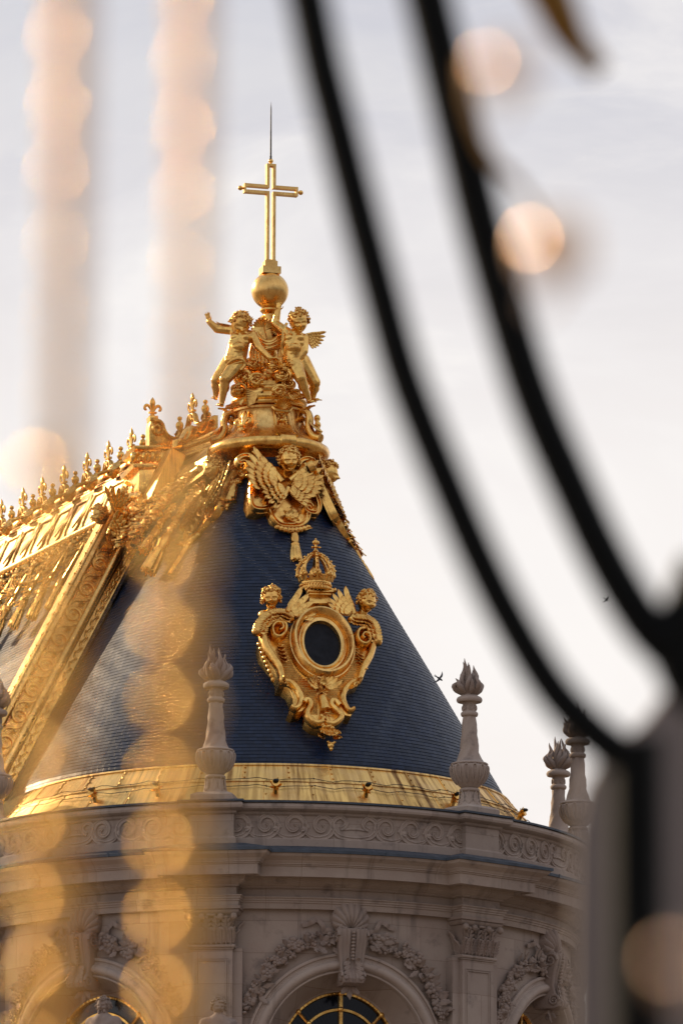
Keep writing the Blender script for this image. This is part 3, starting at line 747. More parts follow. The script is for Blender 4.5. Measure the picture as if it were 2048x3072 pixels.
for az in (19, 132, -94):
    mb = MB()
    for zq, w_ in ((zz(1400), .30), (zz(1340), .25), (zz(1280), .22), (zz(1210), .20)):
        pass
    zs_ = [ZP+.33, zz(1400), zz(1350), zz(1290), zz(1230), zz(1165)]; ws_ = [.36, .32, .27, .24, .23, .23]
    rows = []
    for z_, w_ in zip(zs_, ws_):
        M = ped_frame(R(az), z_)
        rows.append([M @ V(q) for q in ((-w_, 0, -.2), (-w_, 0, .07), (-w_*.8, 0, .08), (-w_*.72, 0, .035), (w_*.72, 0, .035), (w_*.8, 0, .08), (w_, 0, .07), (w_, 0, -.2))])
    mb.grid(rows, caps=True)
    M = ped_frame(R(az), zz(1240), .05); mb.set(M)
    for sg in (-1, 1):
        mb.leaf((sg*.03, 0, 0), (sg*.7, .6, .1), (0, 0, 1), .2, .05, 1.2); mb.leaf((sg*.03, -.08, 0), (sg*.6, -.7, .1), (0, 0, 1), .22, .05, 1.2)
    mb.ell((0, .1, .03), (.06, .07, .06)); mb.ell((0, -.12, .03), (.08, .06, .06)); mb.leaf((0, .05, 0), (0, -1, .1), (0, 0, 1), .28, .05, .6)
    M = ped_frame(R(az), zz(1160), .06); mb.set(M)
    for k in range(9):
        a = R(20+140*k/8); mb.leaf((0, -.02, .08), (cos(a), sin(a), .1), (0, 0, 1), .36, .06, .9, 7, 1, .35)
    mb.tube(spl([(-.30, .02, .05), (-.2, -.08, .12), (0, -.10, .16), (.2, -.08, .12), (.30, .02, .05)], 4), .06, 7)
    mb.build('shell_bracket', GOLD, PD)
    # rolled clasp on the rim
    mb = MB(); rows = []
    for w_ in (-.26, -.22, -.2, .2, .22, .26):
        d_ = .035 if abs(w_) < .24 else 0; row = []
        for k in range(9):
            q = R(-70+180*k/8); r = 1.72+(.17+d_)*cos(q); a = R(az)+w_/1.8; row.append((r*sin(a), -r*cos(a), ZP+.15+(.20+d_)*sin(q)))
        rows.append(row)
    mb.grid(rows); mb.build('rim_clasp', GOLD, PD)
# acanthus scroll consoles at the foot of the putti, left, and husk drop, right
for (pts, nm) in (([(640, 1030, -.6), (600, 1110, -.9), (640, 1180, -1.0)], 'l'),):
    pass
for az, rr0 in ((-80, 1.15), (62, 1.12)):
    mb = MB(); e = V((sin(R(az)), -cos(R(az)), 0)); Fz = frame(e*1.05+V((0, 0, zz(1300))), e, (0, 0, 1))
    mb.set(Fz)
    mb.band(spl([(.75, -.40), (.50, -.30), (.35, -.05), (.36, .25), (.28, .48), (.08, .52), (-.02, .38), (.08, .26), (.18, .34)], 5), taper(41, .13, .06), [.16]*41, 0)
    mb.band(spl([(.75, -.40), (.50, -.30), (.35, -.05), (.36, .25), (.28, .48), (.08, .52), (-.02, .38), (.08, .26), (.18, .34)], 5), taper(41, .13, .06), [-.16]*41, 0)
    mb.leaf((.34, .3, .0), (.3, -1, 0), (1, 0, 0), .7, .16, .9, 9, 4); mb.leaf((.2, .5, 0), (.5, .8, 0), (1, 0, 0), .4, .14, 1.2, 8, 3)
    mb.build('scroll_console', GOLD, PD)
mb = MB()
for k in range(6):
    c = W(951+1.8*k, 1255+20*k, -.4-.04*k); mb.ell(c, (.10, .1, .12)); mb.leaf(c+V((0, -.05, 0)), (random.uniform(-.5, .5), -.2, -1), (0, -1, 0), .28, .07, .8)
mb.build('husk_drop', GOLD, PD)

# ------------------------------------------------------------------ clouds, putti, cross
CL = thing('cloud_base', 'gilded swirling clouds, palm leaves and drapery heaped on the pedestal under the orb', 'sculpture', (0, 0, zz(950)))
CV = lambda zx, zy, Y: W(580+zx*.3189, 880+zy*.3189, Y)
def spiral(mb, c, r, turns, Y, thick, sg=1, a0=0, squash=.75):
    o = CV(c[0], c[1], Y)
    for k in range(7):
        a = rc.uniform(0, 6.28); q = r*rc.uniform(.25, .8); mb.ell(o+V((q*cos(a), rc.uniform(0, .2), q*.8*sin(a))), (r*rc.uniform(.3, .6), r*.5, r*rc.uniform(.3, .5)), 12, 9)
    for k in range(9):
        a = a0+rc.uniform(-.6, .6)+k*.5; ln = rc.uniform(1.2, 2.6); q = r*lerp(1.05, .25, k/8); ox, oz = rc.uniform(-.04, .04), rc.uniform(-.04, .04)
        mb.tube([o+V((ox+sg*q*cos(a+ln*t/7), -.06-.16*(1-q/r), oz+squash*q*sin(a+ln*t/7))) for t in range(8)], [thick*.5*sin(pi*(.12+.8*t/7))+.008 for t in range(8)], 7)
    return
    n = int(turns*14); thick *= .62
    mb.tube([CV(c[0], c[1], Y)+V((sg*r*(1-.82*i/n)*cos(a0+2*pi*i/14), -.12*i/n*2, squash*r*(1-.82*i/n)*sin(a0+2*pi*i/14))) for i in range(n)], taper(n, thick, thick*.5), 9)
    for q in (1.0, .72, .45): mb.ell(CV(c[0], c[1], Y)+V((random.uniform(-.06, .06), .12, random.uniform(-.05, .05))), (r*q*1.05, r*.8*q+.1, r*q*.85), 14, 10)
mb = MB(); rc = random.Random(4)
for (zx, zy, Y, r) in ((600, 830, -.75, .34), (470, 800, -.7, .32), (840, 780, -.75, .36), (810, 930, -.95, .26), (900, 860, -.8, .22), (560, 690, -.6, .26), (700, 770, -.5, .3), (960, 960, -.7, .2),
                       (420, 930, -.8, .24), (640, 640, -.3, .35), (700, 560, -.2, .3), (760, 860, -.3, .5), (560, 900, -.3, .5), (700, 700, .1, .65)):
    mb.ell(CV(zx, zy, Y), (r, r*.8, r*.82), 14, 10)
for (c, r, tn, Y, th, sg, a0) in (((600, 830), .26, 1.7, -1.05, .10, 1, 1.2), ((840, 775), .27, 1.6, -1.1, .10, -1, 1.5), ((810, 925), .21, 1.7, -1.2, .085, 1, .5), ((480, 790), .24, 1.5, -1.0, .09, -1, .2), ((905, 850), .17, 1.4, -1.0, .07, 1, 2),
                                 ((560, 660), .2, 1.4, -.9, .08, 1, 2.5), ((950, 955), .17, 1.4, -.9, .07, -1, 1), ((420, 900), .2, 1.4, -1.0, .08, 1, 0)):
    spiral(mb, c, r, tn, Y, th, sg, a0)
mb.build('cloud', GOLD, CL, True, 80)
mb = MB()
for k in range(11):
    t = k/10; b = CV(660-8*k, 900+6*k, -1.05); mb.leaf(b, (-1+.5*t, -.15, -.25-.75*t), (0, -1, .3), .62-.1*t, .10, .7, 9, 2)
for k in range(7):
    b = CV(470-16*k, 1000+7*k, -1.1); mb.leaf(b, (-.5-.1*k, -.2, -1), (0, -1, .2), .40, .09, .9, 8, 2)
for k in range(6):
    b = CV(900+18*k, 950+6*k, -1.0+.05*k); mb.leaf(b, (.8, -.1, -.6+.15*k), (0, -1, .2), .38, .09, .9, 8, 2)
mb.build('palm_leaves', GOLD, CL, True, 80)
mb = MB(); q = CV(718, 890, -.85); mb.set(frame(q, (1, .1, 0), (0, 0, 1))); mb.box(-.19, .19, -.16, .08, -.4, .10); mb.box(-.21, .21, .08, .20, -.42, .13); mb.box(-.16, .16, -.30, -.16, -.4, .06); mb.build('casket', GOLD, CL, False)
mb = MB()                                # drapery swags and folds between the putti
for k in range(5):
    mb.tube(spl([CV(600+9*k, 350+37*k, -.35), CV(635+8*k, 420+33*k, -.55), CV(715-6*k, 455+22*k, -.62), CV(800+4*k, 400+24*k, -.5), CV(880-8*k, 280+27*k, -.35)], 5), taper(21, .05, .10+.02*(k % 2), .05), 7, flat=.6)
for k in range(6):
    mb.tube(spl([CV(560+18*k, 330, -.3), CV(575+20*k, 450, -.45), CV(545+30*k, 560, -.5), CV(560+34*k, 660, -.55)], 5), taper(16, .07, .10, .05), 7)
for k in range(5):
    mb.tube(spl([CV(840-4*k, 330+8*k, -.3), CV(815-5*k, 430, -.4), CV(812+4*k, 520, -.42), CV(800+8*k, 600, -.45)], 5), taper(16, .05, .07, .03), 7)
mb.ell(CV(690, 420, -.0), (.5, .3, .75), 14, 10)
mb.build('drapery', GOLD, CL, True, 80)
mb = MB()                                # wing of the hidden putto behind
for k in range(9):
    a = R(165-150*k/8); mb.leaf(CV(655, 330, -.25), (cos(a), -.1, sin(a)*.75), (0, -1, .4), .36, .09, .5, 8, 1)
mb.build('back_wing', GOLD, CL)
mb = MB()
rr = random.Random(8)
for k in range(46):
    t = k/45; zx = 630+310*t; zy = 655+35*sin(pi*t)+rr.uniform(-18, 22); c = CV(zx, zy, -1.0-.18*sin(pi*t))
    if rr.random() < .4: mb.ell(c, rr.uniform(.05, .09), 6, 5)
    else: mb.leaf(c, (rr.uniform(-1, 1), -.4, rr.uniform(-1, .6)), (0, -1, .2), rr.uniform(.16, .26), .055, 1.0, 6, 2)
tag(mb.build('flower_wreath', GOLD, None, True, 60, CV(780, 670, -1.1)), 'gilded flower wreath held between the two putti', 'wreath')

def putto(name, label, J, hd, hpitch, hyaw, hroll, seed, wings, sash):
    T = thing(name, label, 'statue', J['hip'], 'gilded putti under the orb')
    mb = MB()
    hip, nk = V(J['hip']), V(J['neck']); mid = hip.lerp(nk, .5)+V((0, -.06, 0))
    mb.cap(hip, mid, .345, .325, 12); mb.cap(mid, hip.lerp(nk, .82), .325, .31, 12); mb.cap(hip.lerp(nk, .8), nk, .2, .13, 10)
    shl, shr = V(J['sh0']), V(J['sh1']); mb.cap(shl, shr, .15, .15, 10)
    for q in (shl, shr): mb.cap(hip.lerp(nk, .68)+V((0, -.1, 0)), q, .2, .14, 10)
    for q in (V((-.15, -.25, 0)), V((.15, -.25, 0))): mb.ell(hip.lerp(nk, .76)+q, (.16, .12, .13), 10, 8)
    mb.ell(mid+V((0, -.18, -.10)), (.24, .22, .19), 12, 9); mb.ell(hip.lerp(nk, .22)+V((0, -.2, 0)), (.22, .18, .13), 10, 8)
    for q in (-.2, .2): mb.ell(hip.lerp(nk, .58)+V((q, -.2, 0)), (.12, .12, .10), 9, 7)
    mb.cap(nk, V(J['head']), .13, .13, 8)
    for k in ('0', '1'):
        limb(mb, [J['sh'+k], J['el'+k], J['wr'+k]], [.165, .135, .095]); mb.ell(V(J['el'+k]).lerp(V(J['wr'+k]), .3), .118, 8, 6)
        d, nm, cu = J['hd'+k]; hand(mb, J['wr'+k], d, nm, .185, cu)
        limb(mb, [J['hp'+k], J['kn'+k]], [.27, .19]); limb(mb, [J['kn'+k], J['an'+k]], [.175, .085]); mb.ell(V(J['kn'+k]).lerp(V(J['an'+k]), .32)+V((0, .05, 0)), (.175, .175, .20), 9, 7)
        foot(mb, J['an'+k], J['ft'+k], .20)
    Mh = Mx.Translation(V(J['head'])) @ frame((0, 0, 0), (1, 0, 0), (0, 0, 1)) @ rotM(hpitch, hyaw, hroll)
    body = mb.build('body', GOLD, T); fuse(body, .021, 1)
    mb = MB(); head(mb, Mh, hd, 70, seed); mb.build('head', GOLD, T, True, 80)
    for (o, u, v, L, fl) in wings:
        mb = MB(); wing(mb, frame(o, u, v), L, L*.5, 7, fl); mb.build('wing', GOLD, T, True, 80)
    mb = MB()
    for pts, rad in sash: mb.tube(spl(pts, 5), rad, 8, flat=.5)
    mb.build('sash', GOLD, T, True, 80)
    return T
putto('putto', 'gilded putto stretching one arm out to the sky, sitting astride the clouds', dict(
    hip=CV(395, 620, -.95), neck=CV(455, 375, -.80), head=CV(440, 285, -.92), sh0=CV(372, 345, -.72), sh1=CV(552, 395, -.85),
    el0=CV(225, 335, -.62), wr0=CV(150, 268, -.66), hd0=((-.25, -.2, 1), (-.6, -.7, .2), .25), el1=CV(612, 505, -1.05), wr1=CV(720, 610, -1.2), hd1=((.9, -.2, -.1), (0, -.2, -1), .5),
    hp0=CV(350, 640, -.85), kn0=CV(222, 820, -.75), an0=CV(212, 965, -.6), ft0=(-.3, -.9, 0), hp1=CV(425, 655, -1.05), kn1=CV(300, 810, -1.35), an1=CV(268, 1030, -1.25), ft1=(-.45, -.9, 0)),
    .345, 38, 18, -14, 3, [(CV(370, 310, -.5), (-.2, -.9, 0), (-.9, .3, .35), .55, 1), (CV(480, 330, -.45), (.3, -.9, 0), (.5, .5, .6), .5, -1)],
    [([CV(335, 520, -.9), CV(380, 480, -1.22), CV(450, 430, -1.14), CV(530, 370, -1.0)], taper(16, .04, .05, .04)), ([CV(300, 720, -1.0), CV(350, 650, -1.3), CV(430, 625, -1.33), CV(480, 665, -1.25), CV(440, 720, -1.3)], taper(21, .05, .10, .06)), ([CV(275, 760, -1.05), CV(340, 690, -1.28), CV(450, 650, -1.3), CV(500, 640, -1.1)], taper(16, .04, .08, .06))])
putto('putto', 'gilded winged putto looking down and smiling, one hand raised against the orb', dict(
    hip=CV(935, 640, -.85), neck=CV(955, 375, -.75), head=CV(992, 265, -.88), sh0=CV(862, 355, -.7), sh1=CV(1040, 425, -.78),
    el0=CV(772, 285, -.42), wr0=CV(795, 165, -.42), hd0=((.2, -.1, 1), (-.2, -.9, .1), .3), el1=CV(1040, 545, -.95), wr1=CV(965, 650, -1.1), hd1=((-.6, -.3, -.6), (-.3, -.2, -.9), .7),
    hp0=CV(950, 665, -.95), kn0=CV(1010, 800, -1.3), an0=CV(1085, 1000, -1.15), ft0=(.5, -.85, 0), hp1=CV(1020, 640, -.75), kn1=CV(1140, 840, -.75), an1=CV(1125, 980, -.55), ft1=(.6, -.7, 0)),
    .345, 26, 12, 10, 9, [(CV(1060, 395, -.45), (.3, .2, -.9), (.9, .25, .1), .62, 1), (CV(880, 330, -.4), (-.3, -.6, -.6), (-.8, .2, .15), .5, 1)],
    [([CV(850, 330, -.75), CV(845, 430, -.95), CV(835, 520, -.9), CV(850, 610, -.9)], taper(16, .05, .07, .04)), ([CV(870, 640, -.95), CV(930, 665, -1.18), CV(1000, 650, -1.1), CV(1050, 600, -.85)], taper(16, .05, .09, .05))])

CR = thing('roof_cross', 'tall slender gilded cross of open bars on a gold orb with a lightning rod', 'cross', ax(800, 915))
CC = lambda zy: ax(800, 280+zy*.3189).z
mb = MB(); zo = CC(1860); mb.ell((0, 0, zo), (.575, .575, .575), 48, 32)
mb.build('orb', GOLDM, CR, True, 60)
mb = MB(); mb.lathe([(.2, CC(2230)), (.2, CC(2110)), (.19, CC(2085)), (.24, CC(2070)), (.30, CC(2050)), (.30, CC(2035)), (.24, CC(2020)), (.2, CC(1990))], 36); mb.build('neck', GOLD, CR, True, 40)
Fc = frame((0, 0, 0), (cos(R(14.7)), sin(R(14.7)), 0), (0, 0, 1))
mb = MB(Fc); zt_, zb_, za_ = CC(690), CC(1570), CC(912)
for sx in (-1, 1):
    mb.box(sx*.145-.0 if sx < 0 else .055, -.055 if sx < 0 else .145, zb_, za_-.145, -.11, .11); mb.box(-.145 if sx < 0 else .055, -.055 if sx < 0 else .145, za_+.145, zt_, -.11, .11)
    for sy in (-1, 1):
        x0, x1 = (.055, .80) if sx > 0 else (-.80, -.055)
        mb.box(x0, x1, za_+(.056 if sy > 0 else -.144), za_+(.144 if sy > 0 else -.056), -.108, .108)
    mb.box(.80 if sx > 0 else -.86, .86 if sx > 0 else -.80, za_-.146, za_+.146, -.112, .112)
mb.box(-.147, .147, zt_, zt_+.07, -.112, .112); mb.box(-.16, .16, zb_-.05, zb_, -.12, .12)
mb.build('cross_bars', GOLDM, CR, False)
mb = MB(Fc); mb.box(-.20, .20, CC(1640), zb_-.05, -.17, .17); mb.box(-.29, .29, CC(1705), CC(1640), -.25, .25); mb.build('stepped_foot', GOLDM, CR, False)
for x in (-.97, .97):
    mb = MB(Fc); mb.ell((x, za_, 0), .078, 14, 10); mb.cap((x*.88, za_, 0), (x, za_, 0), .04, .03); mb.build('knob', GOLD, CR)
mb = MB(); mb.ell((0, 0, CC(637)), .078, 14, 10); mb.cap((0, 0, CC(680)), (0, 0, CC(640)), .05, .04); mb.build('knob', GOLD, CR)
mb = MB(); mb.tube([(0, 0, CC(620)), (0, 0, CC(590)), (0, 0, CC(400)), (0, 0, CC(150)), (0, 0, CC(78))], [.035, .028, .024, .018, .003], 8); mb.ell((0, 0, CC(596)), (.04, .04, .03)); mb.ell((0, 0, CC(610)), (.04, .04, .02)); mb.build('lightning_rod', WIRE, CR)
# ------------------------------------------------------------------ oval dormer on the front of the slate cone
AZD = R(18.5)
FD = cone_frame(AZD, Z0+4.25, .34)
DT0 = trace(FD); DT = lambda px, py: tuple(.95*q for q in DT0(px, py))
def dq(zx, zy): return DT(700+zx*.3189, 1600+zy*.3189)
def dl(L): return [dq(*q) for q in L]
DO = thing('oval_dormer', 'gilded oval window cartouche with crown, two winged cherub busts and scrolls on dark slate', 'dormer window', FD.translation)
DM = lambda x=0, y=0, z=0: FD @ Mx.Translation((x, y, z))
mb = MB(FD)
out = [(690, 590), (680, 700), (600, 790), (500, 880), (470, 860), (400, 835), (310, 845), (250, 895), (235, 985), (262, 1100), (330, 1200), (390, 1290), (418, 1370), (415, 1440), (470, 1450), (520, 1500), (548, 1580), (545, 1640), (520, 1690), (560, 1722), (640, 1712), (680, 1670), (692, 1640),
       (700, 1680), (672, 1740), (680, 1790), (745, 1850), (830, 1880), (900, 1882), (960, 1860), (1025, 1800), (1025, 1750), (985, 1700), (950, 1650), (990, 1680), (1060, 1750), (1120, 1762), (1148, 1710), (1090, 1660), (1068, 1600), (1080, 1530), (1120, 1470), (1195, 1440), (1212, 1370), (1245, 1280), (1305, 1180), (1340, 1060), (1335, 980), (1290, 925), (1230, 905), (1160, 935), (1120, 890), (1040, 790), (960, 740), (905, 680), (890, 590)]
mb.plate(dl(out), -1.1, 0, .05)
for k in range(46):                      # horizontal fluting of the ground between the scrolls
    y = 930+18*k
    for xl, xr in ((lambda y: (ip(y, [(900, 430), (1000, 440), (1100, 370), (1200, 400), (1300, 430), (1400, 445), (1450, 560), (1600, 640), (1700, 700), (1760, 720)]), ip(y, [(900, 500), (1000, 500), (1200, 520), (1300, 560), (1380, 640), (1420, 700), (1500, 780), (1760, 790)])))(y),
                   (lambda y: (ip(y, [(900, 1150), (1100, 1150), (1250, 1110), (1340, 1050), (1400, 1000), (1500, 880), (1760, 880)]), ip(y, [(900, 1160), (1000, 1190), (1150, 1200), (1250, 1210), (1350, 1190), (1430, 1090), (1500, 1040), (1600, 1020), (1660, 1000), (1700, 970), (1760, 985)])))(y)):
        if xr-xl > 20:
            a, b = dq(xl, y), dq(xr, y); mb.tube([(a[0], a[1], .0), (b[0], b[1], .0)], .026, 5)
mb.build('back_plate', GOLD, DO, True, 40)
mb = MB(FD)
LS = [(390, 965), (425, 940), (415, 895), (365, 885), (325, 930), (340, 1000), (400, 1018), (455, 965), (452, 890), (395, 842), (315, 850), (255, 905), (248, 990), (278, 1100), (345, 1200), (405, 1290), (430, 1370), (440, 1425), (520, 1450), (592, 1520), (622, 1600), (600, 1670), (560, 1702), (520, 1680)]
RS = [(1232, 1045), (1212, 1020), (1235, 988), (1278, 1005), (1288, 1055), (1245, 1090), (1188, 1065), (1165, 1005), (1190, 945), (1260, 925), (1318, 970), (1330, 1060), (1298, 1180), (1240, 1285), (1208, 1370), (1185, 1425), (1110, 1455), (1050, 1520), (1030, 1590), (1055, 1670), (1098, 1722), (1142, 1702)]
for S_ in (LS, RS):
    n = len(spl(S_, 6)); mb.band(spl([V(dq(*q)) for q in S_], 6), [ip(i/n, [(0, .05), (.3, .085), (.45, .11), (.62, .115), (.7, .10), (.85, .11), (1, .06)]) for i in range(n)], [ip(i/n, [(0, .30), (.35, .26), (.6, .2), (1, .16)]) for i in range(n)], 0)
for S_ in ([(640, 1650), (668, 1622), (704, 1636), (712, 1680), (682, 1735), (690, 1790), (760, 1850), (825, 1838), (835, 1800), (800, 1790)], [(1000, 1680), (960, 1640), (925, 1630), (915, 1670), (950, 1710), (1012, 1770), (1000, 1815), (935, 1860), (880, 1850), (872, 1815)]):
    n = len(spl(S_, 6)); mb.band(spl([V(dq(*q)) for q in S_], 6), [.10]*n, [.2]*n, 0)
mb.build('scroll_border', GOLD, DO, True, 50)
c0 = V(dq(820, 1080)); ex = (V(dq(990, 1080))-V(dq(650, 1080))).length/2; ey = (V(dq(820, 865))-V(dq(820, 1295))).length/2
tiltv = (V(dq(835, 865))-V(dq(808, 1295))).normalized()
def oval(ax_, ay_, n=72):
    tu = V((tiltv.y, -tiltv.x)); return [c0+tu*(ax_*cos(2*pi*i/n))+tiltv*(ay_*sin(2*pi*i/n)) for i in range(n)]
mb = MB(FD)
kx = 1.0/170*ex; ky = 1.0/215*ey
rings = [(168, 213, .06), (176, 222, .20), (196, 240, .22), (200, 245, .17), (212, 256, .19), (216, 260, .23), (226, 270, .22), (230, 276, .16), (238, 282, .2), (250, 292, .34), (266, 306, .41), (284, 320, .40), (298, 332, .30), (304, 338, .20), (312, 346, .19), (318, 352, .02)]
mb.grid([[(p.x, p.y, z) for p in oval(a*kx, b*ky)] for a, b, z in rings], cu=True)
for k in range(8):                       # sheet joints across the mouldings
    i = 9*k+4; mb.tube([(oval(a*kx, b*ky)[i].x, oval(a*kx, b*ky)[i].y, z+.004) for a, b, z in rings[6:15]], .008, 4)
mb.build('oval_frame', GOLDM, DO, True, 35)
mb = MB(FD); pts = oval(174*kx, 219*ky); mb.add([(p.x, p.y, .09) for p in pts], [tuple(range(72))]); mb.build('dark_oval_pane', PANE, DO, False)
# neck and cornice below the crown
mb = MB(FD)
def quadz(L, z0, z1): mb.plate(dl(L), z0, z1, .02)
quadz([(688, 690), (905, 690), (892, 620), (690, 610)], -.8, .22); quadz([(680, 612), (900, 618), (905, 600), (676, 596)], -.8, .28); quadz([(668, 598), (915, 604), (922, 585), (660, 580)], -.8, .34)
a, b = V(dq(655, 560)), V(dq(935, 572)); mb.tube([(lerp(a.x, b.x, t), lerp(a.y, b.y, t), .22) for t in (0, .5, 1)], .085, 10)
for k in range(9): q = a.lerp(b, k/8); mb.ell((q.x, q.y, .25), (.06, .09, .085), 7, 5)
mb.build('neck_cornice', GOLD, DO, True, 40)
# royal crown
cc = V(dq(757, 500)); top = V(dq(765, 110)); cr = abs(dq(900, 470)[0]-dq(615, 470)[0])/2
Fk = frame(FD @ V((cc.x, cc.y, .12)), FD.to_3x3() @ V((1, 0, 0)), V((0, 0, 1))); Fk = frame(Fk.translation, (cos(AZD), sin(AZD), 0), (0, 0, 1))
hy = (W(940, 1600+.3189*190, (FD @ V((cc.x, cc.y, 0))).y).z-(FD @ V((cc.x, cc.y, 0))).z)*.93
Ck = Mx.Translation(Fk.translation); KR = MB(Ck)
KR.lathe([(cr*.98, -.16), (cr*1.05, -.14), (cr*1.06, -.08), (cr*.97, -.06), (cr*.96, .02), (cr*1.0, .03), (cr*1.02, .07), (cr*.99, .10), (cr*1.02, .14), (cr*1.05, .17), (cr*.95, .18), (cr*.9, -.16)], 40)
for k in range(32): q = 2*pi*k/32; KR.ell((cr*1.05*cos(q), cr*1.05*sin(q), -.11), .038, 6, 4); KR.ell((cr*1.0*cos(q), cr*1.0*sin(q), .0), (.03, .03, .045), 5, 4)
KR.build('crown_band', GOLD, DO, True, 40)
KR = MB(Ck)
for k in range(16):
    q = 2*pi*k/16+.1; e = V((cos(q), sin(q), 0)); big = k % 2 == 0
    for j in (-1, 0, 1):
        sd = V((-sin(q), cos(q), 0)); KR.ell(e*cr*(1.18 if big else 1.08)+sd*j*.065+V((0, 0, (.36 if j == 0 else .30) if big else .25)), (.06, .06, .075) if big else (.035, .035, .045), 7, 5)
    KR.tube([e*cr*1.0+V((0, 0, .14)), e*cr*1.06+V((0, 0, .22)), e*cr*(1.16 if big else 1.06)+V((0, 0, .32 if big else .24))], [.06, .055, .06], 6)
KR.build('crown_fleurons', GOLD, DO, True, 50)
KR = MB(Ck)
for k in range(8):
    q = 2*pi*k/8+.1; e = V((cos(q), sin(q), 0)); pth = spl([e*cr*1.02+V((0, 0, .25)), e*cr*1.16+V((0, 0, .48)), e*cr*.90+V((0, 0, .72)), e*cr*.42+V((0, 0, .90)), e*cr*.16+V((0, 0, hy-.08)), e*.05+V((0, 0, hy))], 5)
    KR.tube(pth, taper(len(pth), .06, .035), 7)
    for i in range(4, len(pth)-6, 3): KR.ell(pth[i]+e*.05+V((0, 0, .04)), .04, 6, 4)
KR.lathe([(.02, hy-.06), (.12, hy-.02), (.14, hy+.02), (.09, hy+.05), (.07, hy+.10), (.02, hy+.10)], 16)
KR.build('crown_arches', GOLD, DO, True, 50)
KR = MB(Ck); zf_ = hy+.10
KR.set(Ck @ Mx.Translation((0, 0, zf_)) @ Mx.Scale(.68, 4) @ Mx.Translation((0, 0, -zf_)))
KR.cap((0, 0, zf_), (0, 0, zf_+.35), .06, .05)
for k in range(5):
    q = 2*pi*k/5+AZD-pi/2; e = V((cos(q), sin(q), 0)); KR.leaf(V((0, 0, zf_+.05)), V((0, 0, 1))+e*.6, -e, .26, .07, -1.6, 7, 1, .5); KR.ell(e*.10+V((0, 0, zf_+.33)), (.07, .07, .09), 7, 5)
KR.ell((0, 0, zf_+.40), (.09, .09, .08)); KR.ell((0, 0, zf_+.50), .04)
KR.build('crown_finial', GOLD, DO, True, 50)
KR = MB(Ck); KR.ell((0, 0, .35), (.2, .2, .25), 12, 8); KR.build('crown_cap', GOLD, DO)
# cherub busts and wings
def bust(zx, zy, s, yaw, pitch, roll, seed, z=.30):
    q = dq(zx, zy); c = FD @ V((q[0], q[1], z)); Mh = frame(c, (cos(AZD), sin(AZD), 0), V((0, 0, 1))) @ rotM(pitch, yaw, roll)
    mb = MB(); head(mb, Mh, s, 75, seed)
    mb.set(Mh); mb.cap((0, -.55*s, -.1*s), (0, -1.35*s, -.15*s), .36*s, .5*s, 12); mb.cap((-.75*s, -1.55*s, -.2*s), (.75*s, -1.55*s, -.2*s), .5*s, .5*s, 12)
    return mb
b = bust(300, 655, .325, -16, 14, 4, 21); b.build('cherub_bust', GOLD, DO, True, 80)
b = bust(1245, 695, .325, 20, 16, -6, 22); b.build('cherub_bust', GOLD, DO, True, 80)
for (pts, sd) in (([(175, 960), (190, 900), (225, 855), (275, 815), (330, 795), (390, 790), (450, 800), (505, 830)], 1), ([(1365, 1060), (1350, 970), (1320, 900), (1275, 865), (1220, 850), (1165, 845), (1120, 835)], 2)):
    mb = MB(FD); rn = random.Random(sd); P = spl([V(dq(*q)) for q in pts], 6)
    for lay in range(3):
        for i, q in enumerate(P):
            tn = P[min(i+1, len(P)-1)]-P[max(i-1, 0)]; tn.normalize(); nn = V((tn.y, -tn.x)) if sd == 1 else V((-tn.y, tn.x))
            if i % 2 == lay % 2: mb.leaf((q.x-nn.x*(.12-.10*lay), q.y-nn.y*(.12-.10*lay), .30-.04*lay), (nn.x+rn.uniform(-.2, .2), nn.y+rn.uniform(-.2, .2), -.15), (0, 0, 1), .24, .085, .7, 6, 2, .3)
    for q in P: mb.ell((q.x, q.y, .14), (.16, .13, .16), 8, 6)
    mb.build('feather_collar', GOLD, DO, True, 80)
for (rt, tip, fl, zz_, L) in (((470, 790), (625, 600), 1, .1, 1.0), ((1120, 810), (1000, 570), -1, .1, 1.0)):
    a, b = V(dq(*rt)), V(dq(*tip)); v = b-a; M = FD @ Mx.Translation((a.x, a.y, .16)) @ Mx.Rotation(atan2(-v.x, v.y)+fl*.25, 4, 'Z')
    mb = MB(); wing(mb, M, v.length*1.05, v.length*.5, 6, fl); mb.build('wing', GOLD, DO, True, 80)
# acanthus, husks and pendants
mb = MB(FD)
def lf(zx, zy, dx, dy, L, w, curl=.8, z=.03, lobes=4):
    q = dq(zx, zy); mb.leaf((q[0], q[1], z), (dx, dy, .12), (0, 0, 1), L, w, curl, 10, lobes, .3)
for sg in (-1, 1):
    for k in range(4): lf(830+sg*30, 1500-10*k, sg*(1-.1*k), .15+.30*k, .62-.10*k, .12, .9, .10)
    lf(830+sg*12, 1520, sg*.2, -1, .25, .08, .8, .12)
for k in range(3): lf(830, 1470+14*k, 0, 1, .22, .10, 1.2, .2)
q = dq(835, 1640); mb.tube([(q[0]+.0, q[1]+.30, .1), (q[0], q[1]+.1, .14), (q[0]+.01, q[1]-.15, .14), (q[0]+.02, q[1]-.30, .10)], [.06, .13, .13, .17], 12, mod=lambda k, a: 1+.12*cos(5*a))
for k in range(4): lf(850+6*k, 1740+22*k, (-1)**k*.6, -.8, .2, .06, .9, .14)
for sg, x0 in ((-1, 500), (1, 1110)):
    for k in range(3): lf(x0+sg*(-10), 1450+10*k, sg*(1-.1*k), -.05-.45*k, .42-.07*k, .13, 1.3, .05)
    lf(x0, 1440, sg*1, -.2, .42, .13, 1.5, .1)
